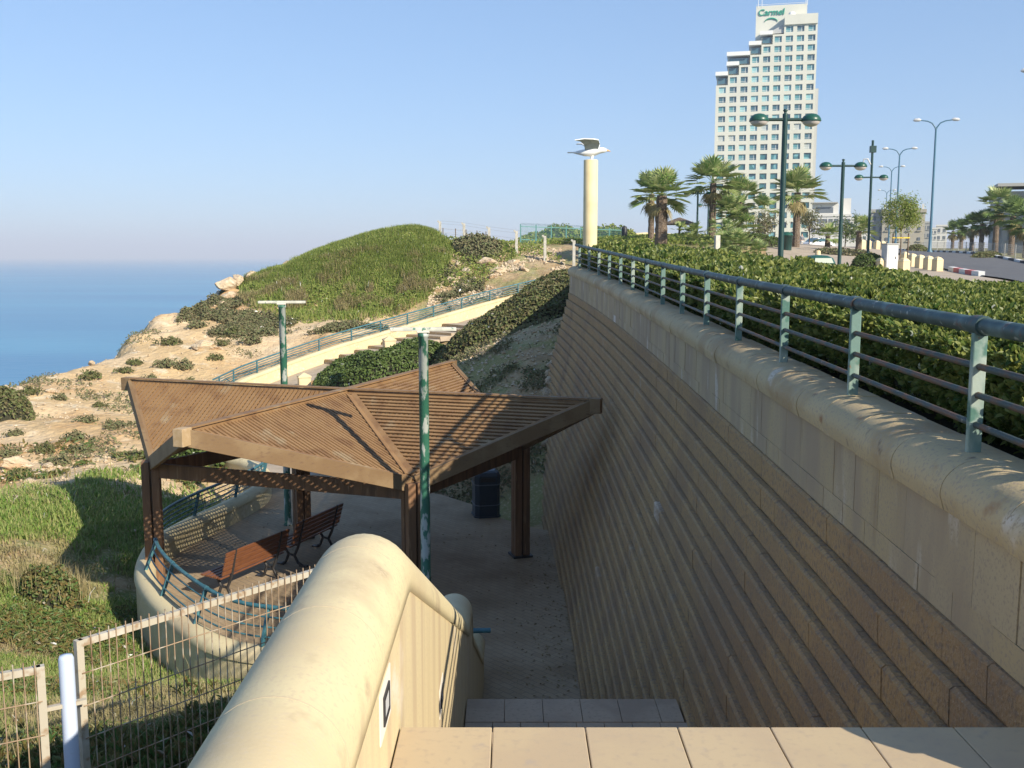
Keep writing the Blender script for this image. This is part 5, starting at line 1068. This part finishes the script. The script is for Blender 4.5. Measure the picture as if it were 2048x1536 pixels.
def palmetto(label, u, v, h, rad, seed, n=60):
    x, y, z = P(u, v, h); zg = float(platz(x, y)); e = empty('palm_bush', (x, y, zg), 0, label, 'palm bush', 'bushy low palms'); r = np.random.default_rng(seed); Vs = []; Fs = []; k = 0
    for i in range(7):
        V, Fq = fan_crown(n//5, rad*.62, seed*10+i, .4, -.2, 1.4); V = V+np.array([r.normal(0, rad*.38), r.normal(0, rad*.3), rad*.25+r.random()*max(.2, (z-zg)*1.0)]); Vs.append(V); Fs.append(Fq+k); k += len(V)
    npmesh('fronds', np.concatenate(Vs), np.concatenate(Fs), 'palm', e); b = MB()
    for i in range(7): b.tube([(r.normal(0, rad*.2), r.normal(0, rad*.2), -.1), (r.normal(0, rad*.3), r.normal(0, rad*.3), rad*.5)], [.08, .06], 6)
    b.build('stem', 'trunk', e); return e
palmetto('rounded palm bush right of the pair of palms', 1393, 458, 54, 1.1, 3)
palmetto('tall spreading palm bush at the foot of the tower', 1472, 432, 58, 1.7, 4, 90)
palmetto('wide low palm bush nearest the hedge', 1484, 470, 48, 1.35, 5, 80)
palmetto('small palm bush left of the nearest lamp', 1445, 478, 50, .9, 6)
def tree(name, label, u, vb, h, rad, vc, m, n, size, tr=.06, sq=1.2, group=None, cat='tree'):
    x, y, zb = P(u, vb, h); zg = float(platz(x, y)); zc_ = P(u, vc, h)[2]-zg; e = empty(name, (x, y, zg), 0, label, cat, group); b = MB(); b.tube([(0, 0, -.1), (.02, 0, zc_*.5), (0, .02, zc_)], [tr, tr*.8, tr*.5], 8); cs = []
    for i in range(9):
        a = rng.uniform(0, 6.28); el = rng.uniform(-.4, 1.2); q = np.array([math.cos(a)*math.cos(el), math.sin(a)*math.cos(el), math.sin(el)*sq])*rad*rng.uniform(.45, .8); cs.append(q); b.tube([(0, 0, zc_*.72), tuple(q*.5+np.array([0, 0, zc_-.1])), tuple(q+np.array([0, 0, zc_]))], [tr*.5, tr*.3, tr*.12], 6)
    b.build('trunk', 'bark', e); i = rng.integers(0, 9, n); c = np.array(cs)[i]+rng.normal(0, rad*.27, (n, 3)); leaves('crown', c+np.array([0, 0, zc_]), c+np.array([0, 0, .3]), size, m, e, asp=.3, jit=.8); return e
t = tree('street_tree', 'young feathery street tree tied to stakes beside the white cabinet', 1800, 505, 46, .78, 432, 'mound', 3600, .12, .035, 1.3)
b = MB(); 
for s in (-.35, .35): b.tube([(s, 0, -.1), (s, 0, 1.75)], .03, 6)
b.build('stake', 'bark', t); b = MB(); b.box((0, -.02, 1.55), (.8, .07, .05)); b.build('strap', 'yellow', t)
tree('tree', 'brownish small tree behind the nearest lamp', 1535, 490, 80, 1.4, 455, 'dull', 900, .25)
tree('tree', 'low leaning tree right of the tower foot', 1618, 490, 95, 1.6, 452, 'hedge3', 900, .27)
tree('tree', 'leafy small tree behind the low palms', 1690, 490, 90, 1.3, 462, 'hedge2', 800, .25)
pl_ = lambda x, y: platz(x, y)
def lowbush(label, u, h, rx, ry, hh, m, n=900, size=.14, rot=.4): x = P(u, 500, h)[0]; dome('bush', label, x, h, rx, ry, rot, hh, pl_, n, size, m, cat='bush', group='clipped bushes on the promenade')
lowbush('box shaped clipped bush left of the white cabinet', 1738, 44, .75, .55, .85, 'hedge2', 1500, .11, 0)
lowbush('long low clipped hedge behind the nearest lamp', 1520, 62, 2.0, .8, .7, 'hedge2', 1300)
lowbush('grey green low mound behind the far end of the wide hedge', 1365, 40, 2.0, 1.2, .9, 'dull', 1800)
lowbush('low bed of plants behind the small domed bin', 1690, 60, 2.2, 1.0, .35, 'dull')
lowbush('dark hedge clump beyond the road near the first road light', 1835, 92, 3, .8, .6, 'hedge3', 1500, .16, 1.0)
lowbush('long dark hedge beyond the road at the right', 1975, 72, 4.5, .6, .4, 'hedge3', 2200, .14, .95)
# ================================================================== street furniture
def bollard(u, h, label, i=[0]):
    x = P(u, 530, h)[0]; z = float(platz(x, h))+.05; e = empty('bollard', (x, h, z), .35, label, 'bollard', 'cream bollards beside the road'); 
    b = MB(); b.prism([(-.19, -.17), (.19, -.17), (.19, .17), (-.19, .17)], -.1, .5); b.build('shaft', 'bollard', e, bevel=.015)
    b = MB(); b.add([(-.2, -.18, .5), (.2, -.18, .5), (.2, .18, .5), (-.2, .18, .5), (-.11, -.1, .62), (.11, -.1, .62), (.11, .1, .62), (-.11, .1, .62), (0, 0, .67)], [(0, 1, 5, 4), (1, 2, 6, 5), (2, 3, 7, 6), (3, 0, 4, 7), (4, 5, 8), (5, 6, 8), (6, 7, 8), (7, 4, 8), (3, 2, 1, 0)]); b.build('cap', 'bollard', e)
for u, h, lb_ in [(1875, 46.5, 'cream bollard nearest the road, right end of the row'), (1857, 48, 'second cream bollard from the road end of the row'), (1840, 49.8, 'third cream bollard from the road end of the row'), (1824, 51.8, 'fourth cream bollard from the road end of the row'), (1809, 54, 'fifth cream bollard from the road end, right of the cabinet'), (1808, 43.5, 'cream bollard standing in front of the row, at the cabinet'), (1762, 43.5, 'cream bollard left of the white cabinet'), (1723, 72, 'far cream bollard left of the camera lamp'), (1734, 74, 'far cream bollard just left of the camera lamp'), (1752, 76, 'far cream bollard just right of the camera lamp'), (1763, 78, 'far cream bollard above the clipped box bush')]: bollard(u, h, lb_)
def on_plat(u, h): x = P(u, 500, h)[0]; return (x, h, float(platz(x, h)))
e = empty('bollard', on_plat(1302, 54), .3, 'orange cream post at the foot of the palm pair', 'bollard'); b = MB(); b.prism([(-.26, -.2), (.26, -.2), (.26, .2), (-.26, .2)], -.2, .55); b.build('shaft', 'bollard', e, bevel=.02); b = MB(); b.add([(-.26, -.2, .55), (.26, -.2, .55), (.26, .2, .55), (-.26, .2, .55), (0, 0, .72)], [(0, 1, 4), (1, 2, 4), (2, 3, 4), (3, 0, 4)]); b.build('cap', 'bollard', e)
e = empty('bollard', on_plat(1636, 52), 0, 'round pale post behind the domed bin', 'bollard'); MB().lathe((0, 0, 0), [(.14, -.1), (.14, .66), (.11, .72), (.02, .73)], 14).build('shaft', 'bollard', e)
e = empty('utility_cabinet', on_plat(1780, 43.5), .25, 'white grey utility cabinet standing beside the young tree', 'cabinet'); b = MB(); b.box((0, 0, .62), (.56, .4, 1.3)); b.build('body', 'grey_metal', e, bevel=.015); b = MB(); b.box((.02, -.205, .66), (.40, .02, 1.05)); b.build('door', 'white', e); b = MB(); b.box((0, 0, 1.29), (.62, .46, .05)); b.build('lid', 'far_grey', e); b = MB(); b.box((.14, -.225, .7), (.03, .02, .12)); b.build('handle', 'iron', e)
x, y, z = on_plat(1635, 25); e = empty('litter_bin', (x, y, z), .2, 'dark green domed bin just behind the wide hedge', 'bin'); MB().prism(oct_(.33), 0, .72).build('body', 'green_metal', e, bevel=.02)
b = MB()
for (r0, z0), (r1, z1) in zip([(.36, .72), (.36, .86), (.31, .98), (.20, 1.04)], [(.36, .86), (.31, .98), (.20, 1.04), (.02, 1.06)]): b.add([(x_, y_, z0) for x_, y_ in oct_(r0)]+[(x_, y_, z1) for x_, y_ in oct_(r1)], [(i, (i+1) % 8, 8+(i+1) % 8, 8+i) for i in range(8)])
b.build('hood', 'green_hood', e)
e = empty('litter_bin', on_plat(1573, 60), .2, 'small round green bin behind the nearest lamp', 'bin'); MB().lathe((0, 0, 0), [(.28, 0), (.33, .85), (.35, .86), (.35, .9)], 16).build('body', 'green_metal', e); MB().lathe((0, 0, .9), [(.36, 0), (.3, .12), (.1, .2), (.02, .21)], 16).build('hood', 'green_hood', e)
e = empty('signpost', on_plat(1434, 40), .3, 'pale square post with a small blue sign behind the hedge', 'sign'); b = MB(); b.box((0, 0, .75), (.2, .14, 1.7)); b.build('post', 'concrete', e, bevel=.01); b = MB(); b.box((-.16, -.08, .5), (.36, .03, .55)); b.build('panel', mat('blue_panel', (.30, .42, .66), .5, [(9, (.7, .74, .8), .5, .55, 2)]), e)
e = empty('beach_shelter', on_plat(1358, 70), 0, 'small dark roofed shelter between the palms by the sea', 'shelter'); MB().lathe((0, 0, 1.0), [(1.3, 0), (1.28, .06), (.5, .34), (.04, .5)], 8, smooth=False).build('roof', 'bark', e); MB().tube([(0, 0, -.2), (0, 0, 1.1)], .07, 8).build('post', 'bark', e)
# low sea wall left of the palms
e = empty('sea_wall', (10, 78, 2.6), 0, 'low cream wall behind the pair of palms', 'wall'); q = [(P(u, 470, h)[0], h, P(u, v, h)[2]-.5) for u, v, h in ((1250, 467, 78), (1290, 465, 79), (1325, 466, 80), (1372, 470, 82))]; toloc(e, MB().sweep(q, [(-.12, -1.4), (.12, -1.4), (.12, .5), (-.12, .5)]).build('wall_body', 'render_cream'))
# concrete posts with wires
cf = empty('post_fence', P(1033, 495, 58), 0, 'row of pale concrete posts with thin wires on the rough ground', 'fence'); tops = []
for u, v0, v1, h in [(880, 443, 468, 66), (928, 447, 470, 64), (978, 455, 488, 61), (1033, 462, 497, 59.5), (1090, 472, 511, 58), (1148, 481, 518, 56.5)]:
    x, y, zt = P(u, v0, h); zb = min(P(u, v1, h)[2], float(Hill(x, y)))-.2; b = MB(); b.box((x, y, (zt+zb)/2), (.16, .14, zt-zb)); b.beam((x, y, zt-.05), (x-.12, y, zt+.08), .12, .1); toloc(cf, b.build('post', 'concrete', None, bevel=.01)); tops.append((x, y, zt))
b = MB()
for dz in (-.12, -.45, -.75): b.tube([(x, y, z+dz) for x, y, z in tops], .006, 4)
b.tube([(x, y, z+.05) for x, y, z in tops], .006, 4); toloc(cf, b.build('wire', 'galv'))
cf = empty('post_fence', P(900, 465, 72), 0, 'thin far fence of dark stakes behind the concrete posts', 'fence'); tops = []
for u, v0 in [(840, 452), (862, 454), (886, 456), (911, 457), (932, 459), (954, 461), (972, 463)]:
    x, y, zt = P(u, v0, 72); zb = float(Hill(x, y))-.3; b = MB(); b.tube([(x, y, zb), (x, y, zt)], .035, 6); toloc(cf, b.build('post', 'trunk')); tops.append((x, y, zt))
b = MB(); [b.tube([(x, y, z+dz) for x, y, z in tops], .006, 4) for dz in (-.05, -.3, -.55)]; toloc(cf, b.build('wire', 'galv'))
# green picket fence
gf = empty('picket_fence', P(1140, 485, 66), 0, 'blue green metal picket fence behind the column', 'fence'); A = Vector(P(1041, 452, 66)); B = Vector(P(1247, 460, 70)); n = 92; b = MB(); L = (B-A).length
for i in range(n+1):
    p = A.lerp(B, i/n); zb = max(float(Hill(p.x, p.y)), float(platz(p.x, p.y)) if p.x > 4.2 else -9); b.box((p.x, p.y, (p.z+zb)/2+.02), (.018, .018, p.z-zb+.14)); b.beam((p.x, p.y, p.z+.09), (p.x+.05, p.y-.05, p.z+.2), .014, .014)
toloc(gf, b.build('pickets', 'mesh_green'))
for f in np.linspace(0, 1, 8):
    p = A.lerp(B, f); b = MB(); zb = max(float(Hill(p.x, p.y)), float(platz(p.x, p.y)) if p.x > 4.2 else -9); b.box((p.x, p.y, (p.z+.12+zb)/2), (.08, .08, p.z+.12-zb)); toloc(gf, b.build('post', 'mesh_green'))
b = MB(); b.beam(A, B, .05, .05); b.beam(A-Vector((0, 0, .85)), B-Vector((0, 0, .85)), .05, .05); toloc(gf, b.build('rail', 'mesh_green'))
dome('bush', 'low green shrubs seen through the picket fence', 4.6, 71, 4.5, 1.6, .1, 1.0, lambda x, y: np.maximum(Hill(x, y), 2.2), 2600, .2, 'mound', cat='bush', noise=.6)
x, y, z = P(1249, 452, 68); e = empty('gate_post', (x, y, z-1.2), 0, 'dark rounded post ending the picket fence', 'post'); MB().lathe((0, 0, 0), [(.2, -.6), (.2, 1.0), (.16, 1.15), (.05, 1.2)], 12).build('shaft', 'iron', e)
# fence beyond the road
rf = empty('road_fence', (40, 88, 2), 0, 'grey wire fence along the palms beyond the road', 'fence'); q = [(P(u, 500, h)[0], h) for u, h in ((1835, 108), (1880, 98), (1940, 86), (2000, 77), (2070, 68))]; tops = [Vector((x, y, float(platz(x, y))+1.0)) for x, y in q]
for p, d in along(tops, 3.0, 0):
    b = MB(); b.tube([(p.x, p.y, p.z-1.1), (p.x, p.y, p.z+.05)], .035, 6); toloc(rf, b.build('post', 'far_grey'))
b = MB(); [b.tube([(p.x, p.y, p.z-dz) for p in tops], .012, 4) for dz in (0, .14, .28, .42, .56, .7, .84)]
for p, d in along(tops, .3, 0): b.tube([(p.x, p.y, p.z), (p.x, p.y, p.z-.95)], .007, 4)
toloc(rf, b.build('wire_mesh', 'far_grey'))
# car and walker
x, y, z = on_plat(1634, 118); e = empty('parked_car', (x, y, z+.05), .5, 'silver car half hidden by the small palms', 'car')
side = [(-2.1, .35), (-2.1, .75), (-1.95, .9), (-1.2, .97), (-.55, 1.42), (.75, 1.45), (1.5, .98), (2.05, .85), (2.12, .35)]; b = MB(); n = len(side)
v = [(a, -.84, c) for a, c in side]+[(a, .84, c) for a, c in side]; b.add(v, [tuple(range(n)), tuple(reversed(range(n, 2*n)))]+[(i, n+i, n+(i+1) % n, (i+1) % n) for i in range(n)]); b.build('body', 'car_paint', e, bevel=.06)
for s in (-1, 1):
    b = MB(); y_ = s*.845; b.add([(-1.0, y_, 1.0), (-.5, y_, 1.34), (.7, y_, 1.37), (1.25, y_, 1.0)], [(0, 1, 2, 3) if s > 0 else (3, 2, 1, 0)]); b.build('side_window', 'glass_c', e)
    for a in (-1.3, 1.3):
        b = MB(); b.tube([(a, s*.68, .32), (a, s*.88, .32)], .32, 16); w_ = b.build('wheel', 'rubber', e); q = MB(); q.tube([(a, s*.87, .32), (a, s*.89, .32)], .19, 12); q.build('rim', 'grey_metal', w_)
    b = MB(); b.box((-2.09, s*.6, .72), (.06, .3, .14)); b.build('headlight', 'white', e)
b = MB(); b.add([(-1.18, -.74, 1.0), (-1.18, .74, 1.0), (-.6, .66, 1.40), (-.6, -.66, 1.40)], [(0, 1, 2, 3)]); b.build('windscreen', 'glass_c', e)
x, y, z = on_plat(1603, 108); pe = empty('person', (x, y, z+.05), .4, 'person in grey jacket and pale trousers walking away on the promenade', 'person')
def skin(name, js, ed, rad, m, parent):
    me = bpy.data.meshes.new(name); me.from_pydata(js, ed, []); o = link(me, name, MT[m], parent); md = o.modifiers.new('skin', 'SKIN'); md.use_smooth_shade = True
    for v, r in zip(me.skin_vertices[0].data, rad): v.radius = (r, r)
    me.skin_vertices[0].data[0].use_root = True; o.modifiers.new('sub', 'SUBSURF').render_levels = 1; return o
js = [(0, 0, .92), (0, 0, 1.15), (0, .01, 1.38), (0, .02, 1.5), (0, .0, 1.58), (0, -.01, 1.70), (-.19, .01, 1.40), (-.24, .06, 1.14), (-.24, -.04, .90), (.19, .01, 1.40), (.25, -.04, 1.14), (.24, -.12, .92), (-.09, 0, .88), (-.10, -.12, .50), (-.10, -.02, .08), (-.1, -.14, .04), (.09, 0, .88), (.10, .12, .50), (.10, .34, .14), (.1, .26, .05)]
ed = [(0, 1), (1, 2), (2, 3), (3, 4), (4, 5), (2, 6), (6, 7), (7, 8), (2, 9), (9, 10), (10, 11), (0, 12), (12, 13), (13, 14), (14, 15), (0, 16), (16, 17), (17, 18), (18, 19)]
skin('body', js, ed, [.14, .15, .15, .06, .075, .09, .07, .05, .035, .07, .05, .035, .09, .07, .05, .045, .09, .07, .05, .045], 'skin', pe)
skin('jacket', [js[i] for i in (0, 1, 2, 6, 7, 9, 10)]+[(-.24, -.02, .96), (.245, -.1, .98)], [(0, 1), (1, 2), (2, 3), (3, 4), (4, 7), (2, 5), (5, 6), (6, 8)], [.165, .17, .17, .085, .065, .085, .065, .05, .05], 'cloth_grey', pe)
skin('trousers', [js[i] for i in (0, 12, 13, 14, 16, 17, 18)], [(0, 1), (1, 2), (2, 3), (0, 4), (4, 5), (5, 6)], [.15, .105, .085, .065, .105, .085, .065], 'cloth_pale', pe)
b = MB(); b.lathe((0, .005, 1.70), [(.085, -.02), (.098, .03), (.085, .08), (.04, .115), (.005, .12)], 14); b.build('hair', 'iron', pe)

# ------------------------------------------------------------------ sea air
hm = bpy.data.materials.new('haze'); hm.use_nodes = True; t = hm.node_tree; t.nodes.remove(t.nodes['Principled BSDF'])
pv = t.nodes.new('ShaderNodeVolumePrincipled'); pv.inputs['Color'].default_value = (.82, .88, 1, 1); pv.inputs['Density'].default_value = 3.0e-4; pv.inputs['Anisotropy'].default_value = .0
t.links.new(pv.outputs[0], t.nodes['Material Output'].inputs['Volume'])
b = MB(); b.box((0, 12000, 55), (70000, 70000, 170)); MT['haze'] = hm; o = b.build('haze', 'haze'); o['kind'] = 'stuff'
